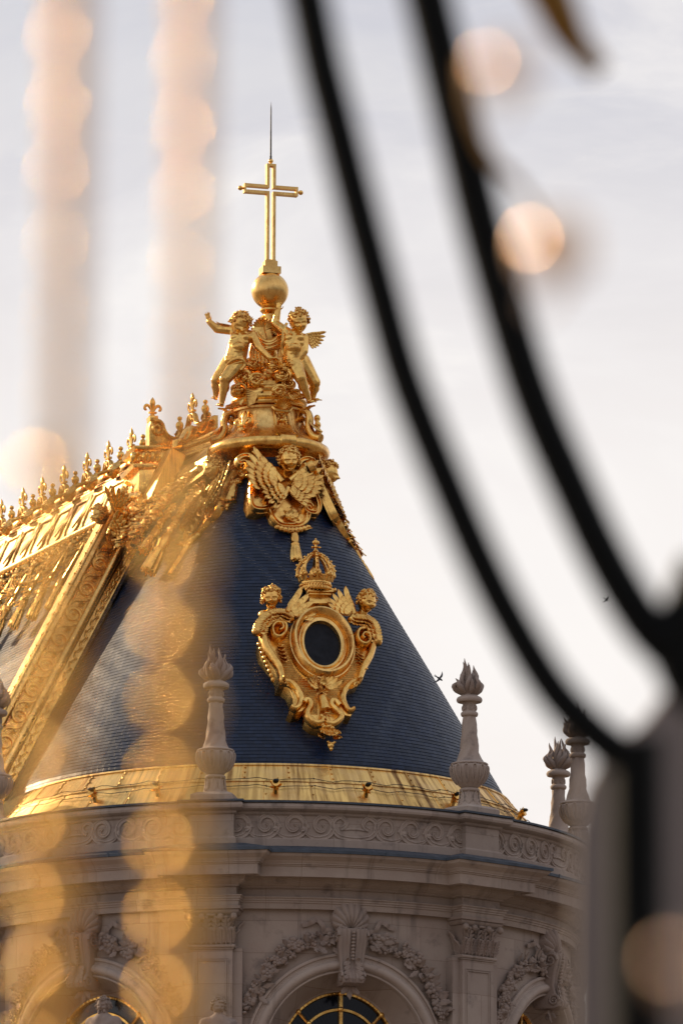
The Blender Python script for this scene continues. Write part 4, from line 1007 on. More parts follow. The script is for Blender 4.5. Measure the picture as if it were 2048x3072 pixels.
for (x0, y0) in ((400, 1060), (1190, 1130)):
    for k in range(5): lf(x0+14*k, y0+38*k, .25-.05*k, -1, .25, .085, .9, .06); lf(x0+14*k, y0+38*k, 1 if x0 < 800 else -1, -.4, .2, .07, .9, .06)
for k in range(9):
    q = dq(225+16*k, 1040+44*k); mb.ell((q[0]-.02, q[1], -.06), (.085-.004*k, .09, .10), 7, 5)
for k in range(6):
    q = dq(880+rnd.uniform(-50, 50), 1880+rnd.uniform(-20, 20)); mb.ell((q[0], q[1], .06), (.09, .08, .09), 7, 5)
for (x, y, dx, dy, L, w) in ((870, 1905, -.8, -.8, .42, .15), (900, 1905, .8, -.85, .42, .15), (880, 1900, -.15, -1, .55, .14), (895, 1900, .15, -1, .55, .14), (840, 1960, -.9, -.8, .30, .12), (940, 1965, .9, -.8, .30, .12)):
    lf(x, y, dx, dy, L, w, .8, .05)
for k in range(5):
    a = -pi/2+(k-2)*.5; q = dq(905, 2040); mb.leaf((q[0], q[1], .02), (cos(a), sin(a), .4), (0, 0, 1), .24, .09, 1.2, 7, 1, .4)
q = dq(908, 2075); mb.ell((q[0], q[1], .1), (.1, .12, .1)); mb.ell((q[0], q[1]-.12, .08), .06)
mb.build('acanthus_leaves', GOLD, DO, True, 80)

# ------------------------------------------------------------------ cherub cartouches and husk pendants under the pedestal rim
AZC, ZCF = R(19.5), Z0+9.45
FC = cone_frame(AZC, ZCF, .12); CT = trace(FC)
def cq(zx, zy): return CT(580+zx*.3189, 1300+zy*.3189)
def cartouche(M, name, label, dep=-.45):
    o = thing(name, label, 'relief', M.translation, 'cherub cartouches under the pedestal rim')
    mb = MB(M)
    out = [(575, 235), (430, 225), (420, 255), (520, 262), (552, 330), (545, 430), (518, 480), (512, 640), (540, 715), (610, 755), (700, 745), (728, 830), (790, 890), (860, 905), (1000, 900), (1072, 850), (1095, 785), (1150, 798), (1192, 745), (1180, 640), (1140, 560), (1095, 480), (1118, 330), (1112, 270), (1060, 245), (980, 320), (740, 300)]
    mb.plate([cq(*q) for q in out], dep, 0, .04)
    for S_ in ([(470, 350), (490, 320), (470, 290), (425, 300), (415, 255), (480, 228), (555, 250), (572, 330), (560, 420), (540, 490), (535, 640), (565, 710), (640, 725), (715, 705), (735, 670), (705, 645), (660, 660)], [(715, 730), (745, 810), (800, 868), (870, 885), (990, 880), (1055, 835), (1075, 775)],
               [(975, 320), (1010, 275), (1070, 258), (1110, 280), (1105, 350), (1075, 440), (1090, 520), (1150, 610), (1175, 700), (1155, 760), (1105, 765), (1055, 740), (1050, 700), (1085, 690), (1105, 715)]):
        P = spl([V(cq(*q)) for q in S_], 6); mb.band(P, [.085]*len(P), [.15]*len(P), 0, groove=True)
    mb.build('scroll_plate', GOLD, o, True, 45)
    q = cq(865, 318); Mh = M @ Mx.Translation((q[0], q[1], .36)) @ rotM(42, -8, 0)
    mb = MB(); head(mb, Mh, .36, 85, 31); mb.set(Mh); mb.cap((0, -.2, -.05), (0, -.55, -.2), .13, .16); mb.build('cherub_head', GOLD, o, True, 80)
    for (rt, tip, fl, k) in (((800, 500), (590, 205), 1, .55), ((860, 560), (780, 770), 1, .3), ((885, 490), (1085, 305), -1, .55), ((875, 560), (1015, 735), -1, .3)):
        a, b = V(cq(*rt)), V(cq(*tip)); v = b-a; f_ = fl if tip[1] < 500 else -fl
        Mw = M @ Mx.Translation((a.x, a.y, .12)) @ Mx.Rotation(atan2(-v.x, v.y), 4, 'Z')
        mb = MB(); wing(mb, Mw, v.length*1.08, v.length*.5, 7, -f_); mb.build('wing', GOLD, o, True, 80)
    mb = MB(M)
    q = V(cq(912, 800))
    for k in range(5):
        a = R(90+72*k); mb.leaf((q.x, q.y, .08), (cos(a), sin(a), .15), (0, 0, 1), .34, .12, .8, 8, 2, .35)
    mb.ell((q.x, q.y-.1, .14), .07)
    for k in range(9):
        p_ = cq(780+36*k, 905+28*sin(pi*k/8)); mb.ell((p_[0], p_[1], .10), (.10, .09+.04*sin(pi*k/8), .10), 8, 6); mb.leaf((p_[0], p_[1], .14), (random.uniform(-1, 1), -.5, .1), (0, 0, 1), .17, .05, .9, 6, 2)
    mb.build('flower_swag', GOLD, o, True, 80)
    a, b = V(cq(940, 950)), V(cq(958, 1225)); mb = MB(M); d = b-a; tassel(mb, (a.x, a.y, .09), (d.x, d.y, 0), d.length, .17)
    mb.build('tassel', GOLD, o, True, 50)
    return o
cartouche(FC, 'cherub_cartouche', 'gilded winged cherub head in a scrolled plate with tassel, facing the viewer above the crown')
cartouche(cone_frame(R(-62), ZCF, -.02), 'cherub_cartouche', 'gilded winged cherub head seen against the sunlit tassels by the ridge', -.12)
cartouche(cone_frame(R(82), ZCF, -.02), 'cherub_cartouche', 'gilded winged cherub head seen in profile on the right outline of the cone', -.12)
def husk(az, label):
    M = cone_frame(az, Z0+9.55, .06); o = thing('husk_pendant', label, 'relief', M.translation, 'husk pendants under the pedestal rim'); mb = MB(M)
    mb.band([(.18+.17*(1-i/26)*cos(2.4-.5*i), .42+.17*(1-i/26)*sin(2.4-.5*i)) for i in range(24)], .055, .14)
    mb.band(spl([(.05, .55), (-.1, .45), (-.16, .25), (-.05, .15), (.1, .2), (.2, .1)], 5), .08, .13)
    for k in range(5): mb.ell((-.12+.07*k, .10+.02*(k % 2), .08), (.07, .08, .08))
    mb.build('scroll', GOLD, o, True, 60); mb = MB(M)
    mb.tube([(0, .12, .06), (-.01, .0, .08), (-.02, -.25, .09), (-.03, -.50, .08), (-.03, -.62, .07)], [.06, .12, .15, .19, .24], 16, mod=lambda k, a: 1+.14*cos(6*a), flat=.7)
    for sg in (-1, 1):
        mb.leaf((sg*.06-.02, -.45, .08), (sg*.75, -.7, .1), (0, 0, 1), .36, .08, 1.5, 8, 1, .4); mb.leaf((sg*.05-.03, -.66, .08), (sg*.6, -.8, .1), (0, 0, 1), .22, .06, 1.2)
    mb.ell((-.03, -.76, .08), (.07, .10, .07)); mb.ell((-.03, -.88, .07), .05)
    mb.build('bell_flower', GOLD, o, True, 60)
    return o
husk(R(-33), 'gilded bell-flower pendant between the front cherub and the sunlit cherub'); husk(R(56), 'gilded bell-flower pendant close to the cherub in profile')
# gilt rib running down the right outline
mb = MB(); P = [cone(R(84), Z0+9.3-.1*k, .06) for k in range(17)]
mb.tube(P, .13, 8, flat=.6)
for k in range(8): mb.leaf(cone(R(82), Z0+9.2-.19*k, .15), (cone(R(84), Z0+8)-cone(R(84), Z0+9)), (.9, -.2, .4), .26, .09, .5)
mb.build('gilt_rib', GOLD, CH, True, 60)

# ------------------------------------------------------------------ hip rib with running scrolls, left
d = (TP-E); Ld = d.length; d = d/Ld
ns = V((.36, -.93, .25)); ns = (ns-d*ns.dot(d)).normalized(); wv = d.cross(ns); wv = wv if wv.x < 0 else -wv
FR = frame(E+ns*.12, d, wv)
if (FR.to_3x3() @ V((0, 0, 1))).dot(ns) < 0: print('rib frame flipped')
HR = 1.30
mb = MB(FR)
mb.box(-1.2, Ld-.6, .40, HR-.30, -2.2, -.10)          # core of the rib
def strip(y0, y1, z0, z1, prof=None):
    rows = [[(x, y0, -1.2), (x, y0, z0), (x, y0+.02, z1), (x, y1-.02, z1), (x, y1, z0), (x, y1, -2.2)] for x in (-1.2, Ld-.6)]
    mb.grid(rows, caps=True)
strip(1.12, HR, -.02, .0)
mb.tube([(-1.2, HR-.01, -.02), (Ld-.6, HR-.01, -.02)], .05, 8); mb.tube([(-1.2, HR-.1, -.28), (Ld-.6, HR-.1, -.28)], .16, 10)
mb.tube([(-1.2, .46, -.02), (Ld-.6, .46, -.02)], .13, 10)
strip(.02, .30, -.10, -.05); mb.tube([(-1.2, .02, -.08), (Ld-.6, .02, -.08)], .05, 8)
for k in range(9):
    x = -.4+1.45*k
    mb.box(x-.01, x+.01, 1.1, HR+.02, -.2, .012); mb.tube([(x-.02, .46, -.02), (x+.02, .46, -.02)], .136, 10)
mb.build('hip_rib', GOLDM, CH, True, 40)
mb = MB(FR)
nsc = 12
for k in range(nsc):
    x0 = .1+k*.98; pts = []; 
    for i in range(42):
        a = 200+i*14; r = ip(a, [(200, .30), (270, .255), (360, .245), (450, .22), (540, .16), (640, .10), (780, .03)]); pts.append((x0+.30+r*cos(R(a)), .80+r*sin(R(a))))
    tail = spl([(x0-.62, 1.02), (x0-.40, 1.06), (x0-.22, .98), (x0-.10, .80), (x0+.02, .62)], 4)
    P = [V((q[0], q[1])) for q in tail[:-1]]+[V(q) for q in pts]
    mb.band(P, [ip(i/len(P), [(0, .02), (.2, .06), (.45, .075), (.8, .05), (1, .03)]) for i in range(len(P))], [.08]*len(P), -.10, groove=True)
    mb.leaf((x0-.1, .66, -.08), (-.9, .5, 0), (0, 0, 1), .34, .07, .9, 7, 3); mb.leaf((x0+.62, .98, -.08), (.6, .5, 0), (0, 0, 1), .24, .06, .9, 7, 3)
for k in range(int(Ld/.055)-14):
    x = -.3+.055*k; mb.tube([(x, .60, -.10), (x, 1.10, -.10)], .012, 4)
for k in range(int(Ld/.2)-3):
    x = -.6+.2*k; mb.leaf((x, .16, -.06), (1, .25*(-1)**k, 0), (0, 0, 1), .24, .055, .6, 6, 1, .4); mb.ell((x, .16-.06*(-1)**k, -.03), (.05, .04, .05), 6, 4)
    mb.leaf((x, HR-.06, -.18), (1, .3*(-1)**k, .6), (0, 1, .5), .26, .08, .9, 6, 2, .4); mb.ell((x+.1, HR+.02, -.25), (.06, .05, .06), 6, 4)
mb.build('rib_scrolls', GOLD, CH, True, 60)

# ------------------------------------------------------------------ ridge, post and crest
ZR = W(446, 1337, TP.y+.3).z-.20
PT = V((-3.25, 3.5, 0))
RB0 = V((TP.x-.10, TP.y, ZR))            # start of the nave ridge roll
nd = ND.normalized()
RA0 = V((-.75, .6, W(640, 1262, .6).z-.2)); RA1 = V((RB0.x+.25, RB0.y-.2, W(500, 1345, RB0.y).z-.2)) # apse ridge, pedestal to post
def mould(mb, a, b, drops):               # parallel rolls: (sideways, down, radius)
    dd = (b-a).normalized(); sd = V((-dd.y, dd.x, 0)).normalized(); sd = sd if sd.y < 0 or sd.x < 0 else -sd
    if sd.dot(V((-.5, -.8, 0))) < 0: sd = -sd
    for s_, z_, r_ in drops: mb.tube([a+sd*s_+V((0, 0, z_)), b+sd*s_+V((0, 0, z_))], r_, 12)
    return dd, sd
RID = thing('roof_ridge', 'sunlit gilded ridge of the nave roof with rolls, leaf clasps and hanging tassels', 'roof ridge', RB0)
mb = MB(); b_ = RB0+nd*27
dd, sd = mould(mb, RB0, b_, [(0, 0, .26), (.22, -.24, .10), (.30, -.40, .14), (.34, -.56, .07)]); mb.build('ridge_roll', GOLD, RID, True, 60)
sl = V((-.918*.42, -.397*.42, -1)).normalized(); fn_ = sl.cross(nd).normalized(); fn_ = fn_ if fn_.dot(V((0, -1, .3))) > 0 else -fn_
FN = frame(RB0+sd*.30+V((0, 0, -.45))+fn_*.12, nd, -sl)    # x along the ridge, y up the slope
flipn = (FN.to_3x3() @ V((0, 0, 1))).dot(fn_)
if flipn < 0: FN = FN @ Mx.Diagonal((1, 1, -1, 1))
mb = MB(FN); mb.box(-1.6, 27, -1.75, .1, -.5, .02)
for k in range(18):
    x = .2+1.55*k
    mb.band([(x, -.3), (x+.5, -.3), (x+1.0, -.3), (x+1.1, -.6), (x+1.1, -1.3), (x+.9, -1.55), (x+.2, -1.55), (x+.0, -1.3), (x+.0, -.6)], .05, .07, .02, closed=True)
    mb.leaf((x-.22, -.2, .05), (.1, -1, 0), (0, 0, 1), 1.3, .16, .25, 10, 4)
mb.build('gilded_apron', GOLDB, RID, True, 40)
for k in range(15):
    mb = MB(FN); x = .9+1.9*k
    for j in range(7): mb.leaf((x+.06*j-.2, .62-.02*j, .10+.02*j), (.25, -1, .1), (0, 0, 1), .75, .12, .9, 8, 3, .4)
    mb.band([(x+.1+.24*(1-i/24)*cos(.5*i), .15+.24*(1-i/24)*sin(.5*i)) for i in range(22)], .06, .2, .15)
    mb.build('leaf_clasp', GOLD, RID, True, 80)
mb = MB(FN); mb.tube([(-1.1, -1.75, .12), (27, -1.75, .12)], .115, 12)
for k in range(60): mb.ell((.45*k, -1.93, .08), (.12, .07, .06), 6, 4)
mb.build('rod', GOLDM, RID, True, 60)
rn = random.Random(14)
for k in range(14):
    x = .55+1.62*k
    mb = MB(FN)
    for j in range(70):
        t = rn.random(); y = -1.9-1.75*t; w_ = .72*(1-t)**.8+.08; c = (x+rn.uniform(-w_, w_), y, rn.uniform(.02, .16)); q = rn.random()
        if q < .35: mb.ell(c, rn.uniform(.045, .10), 6, 5)
        else: mb.leaf(c, (rn.uniform(-.6, .6), -1, rn.uniform(0, .3)), (0, 0, 1), rn.uniform(.22, .45), rn.uniform(.05, .10), rn.uniform(.3, 1.0), 6, 2, .4)
    for sg in (-1, 1): mb.tube(spl([(x+sg*.78, -1.95, .06), (x+sg*.6, -2.6, .1), (x+sg*.3, -3.2, .1), (x, -3.6, .08)], 5), .06, 6)
    mb.build('leaf_festoon', GOLD, RID, True, 80)
    mb = MB(); tassel(mb, (x, -3.45, .10), (.02, -1, 0), 1.15, .17, FN, k); mb.build('tassel', GOLD, RID, True, 50)
# ornament on the apse side of the post: rod, festoons and two long tassels
AR = thing('apse_ridge', 'gilded ridge between the tall post and the pedestal with a rod and two long tassels', 'roof ridge', RA0)
mb = MB(); mould(mb, RA0, RA1, [(0, 0, .24), (.2, -.24, .10), (.28, -.4, .13)]); mb.build('ridge_roll', GOLD, AR, True, 60)
Fcs = frame(W(590, 1290, .75), (cos(R(-40)), -sin(R(-40)), 0), (0, 0, 1)); Tcs = trace(Fcs); mb = MB(Fcs)
mb.plate([Tcs(*q) for q in [(528, 1340), (530, 1318), (548, 1312), (560, 1290), (575, 1276), (590, 1284), (600, 1274), (618, 1258), (640, 1246), (652, 1246), (652, 1285), (600, 1312)]], -.2, .06, .03)
for S_ in ([(532, 1322), (550, 1322), (562, 1306), (566, 1290), (578, 1284), (584, 1294), (576, 1300)], [(586, 1298), (600, 1298), (612, 1282), (618, 1266), (630, 1262), (636, 1272), (628, 1278)]):
    Pp = spl([V(Tcs(*q)) for q in S_], 5); mb.band(Pp, .05, .12, .05)
mb.build('crest_scroll', GOLD, AR, True, 45)
a0_, a1_ = W(600, 1405, -.9), W(470, 1500, 1.8)
mb = MB(); mb.tube([a0_, a1_], .12, 12); mb.build('rod', GOLDM, AR, True, 60)
q0, q1, q2, q3 = RA0+V((-.3, -.5, -.3)), RA1+V((0, 0, -.3)), a1_+V((.1, .25, -.1)), a0_+V((.1, .35, -.1))
mb = MB(); mb.grid([[q0, q1], [q0.lerp(q3, .5)+V((-.1, -.12, .05)), q1.lerp(q2, .5)+V((-.1, -.12, .05))], [q3, q2], [q3+V((0, .6, -.1)), q2+V((0, .6, -.1))]]); mb.build('gilded_apron', GOLDB, AR, False)
dA = (a1_-a0_).normalized(); dn = (W(345, 1720, .2)-W(520, 1500, .8)); 
FA = frame(a0_, dA, -dn); FA = FA if (FA.to_3x3() @ V((0, 0, 1))).dot(V((0, -1, .3))) > 0 else FA @ Mx.Diagonal((1, 1, -1, 1))
LA = (a1_-a0_).length
mb = MB(FA)
for j in range(240):
    t = rn.random(); x = LA*(.02+.96*rn.random()); mx = 2.2 if abs((x/LA-.3)) < .12 or abs(x/LA-.72) < .12 else 1.3
    y = -.1-mx*t; c = (x+.25*t, y, rn.uniform(.0, .2)); q = rn.random()
    if q < .35: mb.ell(c, rn.uniform(.05, .11), 6, 5)
    else: mb.leaf(c, (rn.uniform(-.5, .5), -1, rn.uniform(0, .3)), (0, 0, 1), rn.uniform(.25, .5), rn.uniform(.05, .11), rn.uniform(.3, 1.0), 6, 2, .4)
mb.build('leaf_festoon', GOLD, AR, True, 80)
for (tx, ty, bx, by, L_) in ((405, 1600, 345, 1722, 1.0), (432, 1575, 300, 1800, 1.0)):
    pass
for (p0, p1, r_) in ((W(478, 1600, .6), W(433, 1672, .2), .2), (W(505, 1620, -.2), W(445, 1732, -.6), .23)):
    mb = MB(); up_ = p0+(p0-p1)*.9; off = V((0, -.25, .12))
    mb.tube([up_+off, p0+off], [.10, .08], 8)
    for j in range(14):
        c = up_.lerp(p0, j/13)+off+V((rn.uniform(-.08, .08), -.05, 0)); mb.ell(c, rn.uniform(.07, .11), 6, 5)
    tassel(mb, p0+off, p1-p0, (p1-p0).length, r_, None, 40); mb.build('tassel', GOLD, AR, True, 50)
# the tall post
PO = thing('ridge_post', 'stout gilded post with scroll brackets and leafy band where the ridge meets the hip', 'post', (RB0.x, RB0.y, ZR-1.7))
FP = frame((W(478, 1400, RB0.y-1.0)), (cos(R(14)), sin(R(14)), 0), (0, 0, 1)); PTt = trace(FP)
def pq(zx, zy): return PTt(zx, zy)
mb = MB(FP)
mb.plate([pq(*q) for q in [(415, 1495), (418, 1400), (530, 1400), (530, 1485)]], -1.5, 0, .04)
mb.plate([pq(*q) for q in [(400, 1405), (396, 1392), (545, 1392), (542, 1405)]], -1.7, .12, .03); mb.plate([pq(*q) for q in [(405, 1350), (400, 1338), (545, 1336), (540, 1350)]], -1.7, .12, .03)
mb.build('block', GOLD, PO, True, 40)
mb = MB(FP); P = [V(pq(402+14*k, 1371)) for k in range(11)]
for i, q in enumerate(P):
    mb.ell((q.x, q.y, .02), (.12, .20, .14), 8, 6); mb.leaf((q.x, q.y-.17, .05), ((-1)**i*.3, 1, .2), (0, 0, 1), .38, .10, .9, 8, 3, .3)
mb.build('leafy_band', GOLD, PO, True, 80)
mb = MB(FP); mb.plate([pq(*q) for q in [(448, 1336), (448, 1285), (452, 1262), (470, 1258), (485, 1265), (492, 1290), (510, 1308), (535, 1316), (535, 1336)]], -.5, 0, .03)
for S_ in ([(478, 1285), (470, 1276), (460, 1284), (466, 1300), (482, 1300), (490, 1282), (478, 1264), (458, 1262)], [(488, 1280), (500, 1304), (520, 1316), (538, 1314), (535, 1302), (526, 1306)]):
    Pp = spl([V(pq(*q)) for q in S_], 5); mb.band(Pp, .06, .14)
mb.plate([pq(*q) for q in [(450, 1262), (448, 1248), (474, 1248), (474, 1262)]], -.4, .08, .03)
mb.build('scroll_bracket', GOLD, PO, True, 40)
q = FP @ V((*pq(461, 1250), -.15))
mb = MB(); fleur(mb, frame(q, (cos(R(20)), sin(R(20)), 0), (0, 0, 1)), .66); tag(mb.build('fleur_de_lis', GOLD, None, True, 60, q), 'largest gilded fleur-de-lis, facing the viewer on top of the ridge post', 'finial')
# cherub cluster at the head of the hip rib
HC = thing('cherub_cluster', 'gilded cherub heads with wings and leaves at the top of the scrolled hip rib', 'sculpture', W(380, 1560, 1.5))
rn = random.Random(77)
for (px_, py_, Y, s, yaw, seed) in ((300, 1545, 1.9, .30, -50, 5), (408, 1535, 1.9, .28, -5, 6)):
    mb = MB(); head(mb, frame(W(px_, py_, Y), (1, 0, 0), (0, 0, 1)) @ rotM(15, yaw, 0), s, 60, seed); mb.build('cherub_head', GOLD, HC, True, 80)
mb = MB()
for k in range(120):
    t = rn.random(); px_ = 350+70*rn.random()+15*t; py_ = 1525+115*t; c = W(px_, py_, lerp(2.3, 1.3, t)-rn.uniform(0, .3)); q = rn.random()
    if q < .4: mb.ell(c, rn.uniform(.07, .15), 7, 5)
    else: mb.leaf(c, (rn.uniform(-.8, .4), -.3, rn.uniform(-1, .2)), (0, -1, .3), rn.uniform(.3, .55), rn.uniform(.08, .13), rn.uniform(.5, 1.2), 7, 3, .4)
mb.build('leaves', GOLD, HC, True, 80)
mb = MB(); wing(mb, frame(W(345, 1530, 1.5), (.8, 0, .5), (-.1, -.2, 1)), .8, .5, 6, 1); wing(mb, frame(W(330, 1600, 1.6), (.9, -.2, -.3), (-.5, 0, .8)), .8, .4, 6, 1); mb.build('wings', GOLD, HC, True, 80)
mb = MB(); a = W(372, 1492, 2.2); b = W(415, 1490, 2.0); mb.tube([a, b], .13, 12); mb.ell(b, .16); mb.build('rod_end', GOLDM, HC, True, 60)

# crest of the ridge: fleurs-de-lis and ball finials on scroll brackets
ZT = ZR+.20
def crest_fleur(loc, s):
    o = thing('fleur_de_lis', '', 'finial', loc, 'gilded fleurs-de-lis along the ridge'); Mf = frame(V(loc)+V((0, 0, .30)), nd, (0, 0, 1))
    mb = MB(); fleur(mb, Mf, s, .1); mb.build('flower', GOLD, o, True, 60)
    mb = MB(frame(loc, nd, (0, 0, 1)))
    for sg in (-1, 1):
        Pp = spl([(sg*.62, -.02), (sg*.42, .02), (sg*.30, .16), (sg*.22, .32), (sg*.10, .38), (sg*.04, .28), (sg*.10, .20)], 5)
        mb.band(Pp, .05, .09); mb.band(Pp, .05, -.09)
    mb.box(-.1, .1, .28, .36, -.09, .09); mb.build('scroll_foot', GOLD, o, True, 50)
    return o
def crest_ball(loc, s):
    o = thing('ball_finial', '', 'finial', loc, 'gilded bud finials along the ridge'); mb = MB(Mx.Translation(V(loc)) @ Mx.Diagonal((s, s, s, 1)))
    mb.lathe([(.13, 0), (.14, .05), (.07, .10), (.05, .22), (.09, .30), (.15, .40), (.165, .50), (.13, .60), (.06, .64), (.05, .68), (.085, .72), (.10, .77), (.08, .83), (.02, .86)], 14); mb.build('bud', GOLD, o, True, 50)
    mb = MB(frame(loc, nd, (0, 0, 1)))
    for sg in (-1, 1): mb.band([(sg*(.16+.14*(1-i/24)*cos(.45*i)), .10+.14*(1-i/24)*sin(.45*i)) for i in range(20)], .035, .07)
    mb.build('scroll_foot', GOLD, o, True, 50); return o
ORD = ['first', 'second', 'third', 'fourth', 'fifth', 'sixth', 'seventh', 'eighth', 'ninth']
fx = [394, 325, 261, 192, 127, 69, 4]; bx_ = [429, 362, 292, 226, 158, 99, 35]
def along(px):                           # the place on the ridge seen at photo column px
    lo_, hi_ = 0, 30
    for _ in range(40):
        m = (lo_+hi_)/2; q = RB0+nd*m; c = cam_rot.to_3x3().transposed() @ (q-CAM); x = 1024-c.x/c.z*F_PX
        if x > px: lo_ = m
        else: hi_ = m
    return RB0+nd*lo_
pf = pb = None
for i, x in enumerate(fx):
    l_ = along(x); l_.z = ZT
    if pf is None: o = pf = crest_fleur(tuple(l_), .80)
    else: o = copy_tree(pf); o.location = l_
    o['label'] = 'gilded fleur-de-lis on the roof ridge, %s one down from the tall post' % ORD[i]
for i, x in enumerate(bx_):
    l_ = along(x); l_.z = ZT
    if pb is None: o = pb = crest_ball(tuple(l_), .78)
    else: o = copy_tree(pb); o.location = l_
    o['label'] = 'small gilded bud finial on the roof ridge, %s one down from the tall post' % ORD[i]
for px_, py_, Y, kind, lab in ((577, 1280, 1.0, 1, 'gilded fleur-de-lis on the ridge between the post and the pedestal'), (539, 1312, 1.6, 0, 'small gilded bud finial on the ridge close to the large fleur-de-lis of the post'), (616, 1262, .6, 0, 'small gilded bud finial on the ridge close to the foot of the putto')):
    o = copy_tree(pf if kind else pb); o.location = W(px_, py_, Y); o.scale = (1, 1, 1); o['label'] = lab
# ------------------------------------------------------------------ flaming stone urns on the parapet
def urn_proto(label, loc, rot):
    o = thing('flame_urn', label, 'stone urn', loc, 'flaming urns on the parapet', rot)
    k = .00392
    def lz(L): return [(r*k, (1275-z)*.00402) for r, z in L]
    def off(mb): mb.set(Mx.Translation(loc) @ Mx.Rotation(rot, 4, 'Z')); return mb
    mb = off(MB()); s = 158*k
    mb.grid([[(-q, -q, z), (q, -q, z), (q, q, z), (-q, q, z)] for q, z in ((s, -.02), (s, .16), (s*.93, .19), (s*.70, .26), (.3, .27))], cu=True, caps=True)
    mb.build('plinth', STONE, o, True, 30)
    mb = off(MB())
    mb.lathe(lz([(95, 1213), (92, 1205), (80, 1185), (68, 1150), (62, 1110), (60, 1100)]), 32)
    for i in range(8):
        a = 2*pi*i/8; e = V((cos(a), sin(a), 0)); mb.leaf(e*.33+V((0, 0, .30)), V((0, 0, 1))-e*.3, e, .42, .10, .35, 8, 3, .3)
    mb.lathe(lz([(60, 1103), (72, 1098), (76, 1090), (76, 1084), (70, 1078), (58, 1072)]), 32); mb.build('foot', STONE, o, True, 45)
    mb = off(MB())
    mb.lathe(lz([(58, 1076), (70, 1064), (96, 1042), (118, 1015), (133, 985), (141, 955), (142, 930), (137, 912), (128, 904)]), 112, mod=lambda z, a, k_: 1-(.07*max(0, abs(cos(7*a))**.35*-1+.78) if 0 < k_ < 7 else 0))
    for i in range(14):
        a = 2*pi*(i+.5)/14
        pth = [V((r*k*1.015*cos(a+da), r*k*1.015*sin(a+da), (1275-z)*.00402)) for r, z, da in ((100, 1040, .0), (121, 1012, -.08), (136, 980, -.12), (142, 950, -.13), (143, 930, -.12), (140, 916, -.07), (139, 912, 0), (140, 916, .07), (143, 930, .12), (142, 950, .13), (136, 980, .12), (121, 1012, .08), (100, 1040, .0))]
        mb.tube(spl(pth, 2), .022, 5)
    mb.lathe(lz([(128, 906), (138, 904), (140, 897), (132, 890), (112, 884), (98, 876)]), 48); mb.build('bowl', STONE, o, True, 50)
    mb = off(MB())
    mb.lathe(lz([(98, 880), (86, 860), (77, 830), (70, 800), (65, 760), (61, 710), (56, 650), (52, 600), (50, 560), (49, 545)]), 56, mod=lambda z, a, k_: 1+.10*cos(6*(a-z*2.1))*min(1, k_/1.5, (9.5-k_)/1.5))
    mb.lathe(lz([(49, 547), (60, 543), (65, 532), (65, 522), (60, 514), (52, 510)]), 32); mb.build('twisted_shaft', STONE, o, True, 60)
    mb = off(MB())
    mb.lathe(lz([(52, 512), (51, 505), (51, 450), (56, 446), (60, 440), (90, 440), (96, 430), (97, 420), (92, 408), (84, 402), (70, 396), (56, 388), (50, 372), (46, 362)]), 36)
    for i in range(6):
        a = 2*pi*i/6; e = V((cos(a), sin(a), 0)); F_ = frame(e*.205+V((0, 0, 3.18)), (-sin(a), cos(a), 0), (0, 0, 1)); q = mb.map; m0 = Mx.Translation(loc) @ Mx.Rotation(rot, 4, 'Z')
        mb.set(m0 @ F_)
        for j in range(5): b = 2*pi*j/5; mb.ell((.035*cos(b), .035*sin(b), 0), (.028, .028, .02), 6, 4)
        mb.tube([(.07*cos(b), .07*sin(b), 0) for b in [2*pi*j/14 for j in range(14)]], .014, 5, closed=True); mb.set(m0)
    mb.build('capital', STONE, o, True, 45)
    mb = off(MB()); rf = random.Random(2)
    for i in range(26):
        a = 2.4*i; ring = i/26; r0 = .05+.13*(1-ring)**.5; hgt = lerp(.40, 1.06, ring**2.3)*rf.uniform(.85, 1.15); out = .27*(1-ring)**.7+.04; tw = rf.uniform(-.7, .7); ph = rf.uniform(0, 6)
        pth = []
        for j in range(11):
            t = j/10; rr = r0+out*(sin(pi*min(.62, t*.8))+.5*max(0, t-.7))*(1-.2*t)+.06*sin(ph+7*t)*t; q = a+tw*t*1.2
            pth.append(V((rr*cos(q), rr*sin(q), 3.62+hgt*t)))
        mb.tube(pth, [ip(j/10, [(0, .08), (.3, .10), (.6, .07), (.85, .035), (1, .006)]) for j in range(11)], 6)
    mb.ell((0, 0, 3.76), (.20, .20, .2), 12, 8)
    mb.build('flame', STONED, o, True, 70)
    return o
UL = ['stone flame urn at the left edge beside the foot of the hip rib', 'stone flame urn on its pier against the slate cone, left of the oval window', 'stone flame urn on the parapet pier at the right outline of the slate cone', 'stone flame urn half hidden by the black iron scroll, taller of the two']
u0 = None
for pa, lb in zip(PIER, UL):
    loc = V((9.22*sin(pa)+(.22 if pa > 1.3 else 0), -9.22*cos(pa), ZCOP))
    if u0 is None: u0 = urn_proto(lb, loc, 0); u0.rotation_euler.z = pa; o = u0
    else: o = copy_tree(u0); o.location = loc; o.rotation_euler.z = pa
    o['label'] = lb
# the parts above were laid out round the urn's own axis, so the turn of the Empty carries them
o = copy_tree(u0); o.location = (9.15, 5.6, ZCOP); o['label'] = 'stone flame urn farther back on the right, behind the urn by the black scroll'

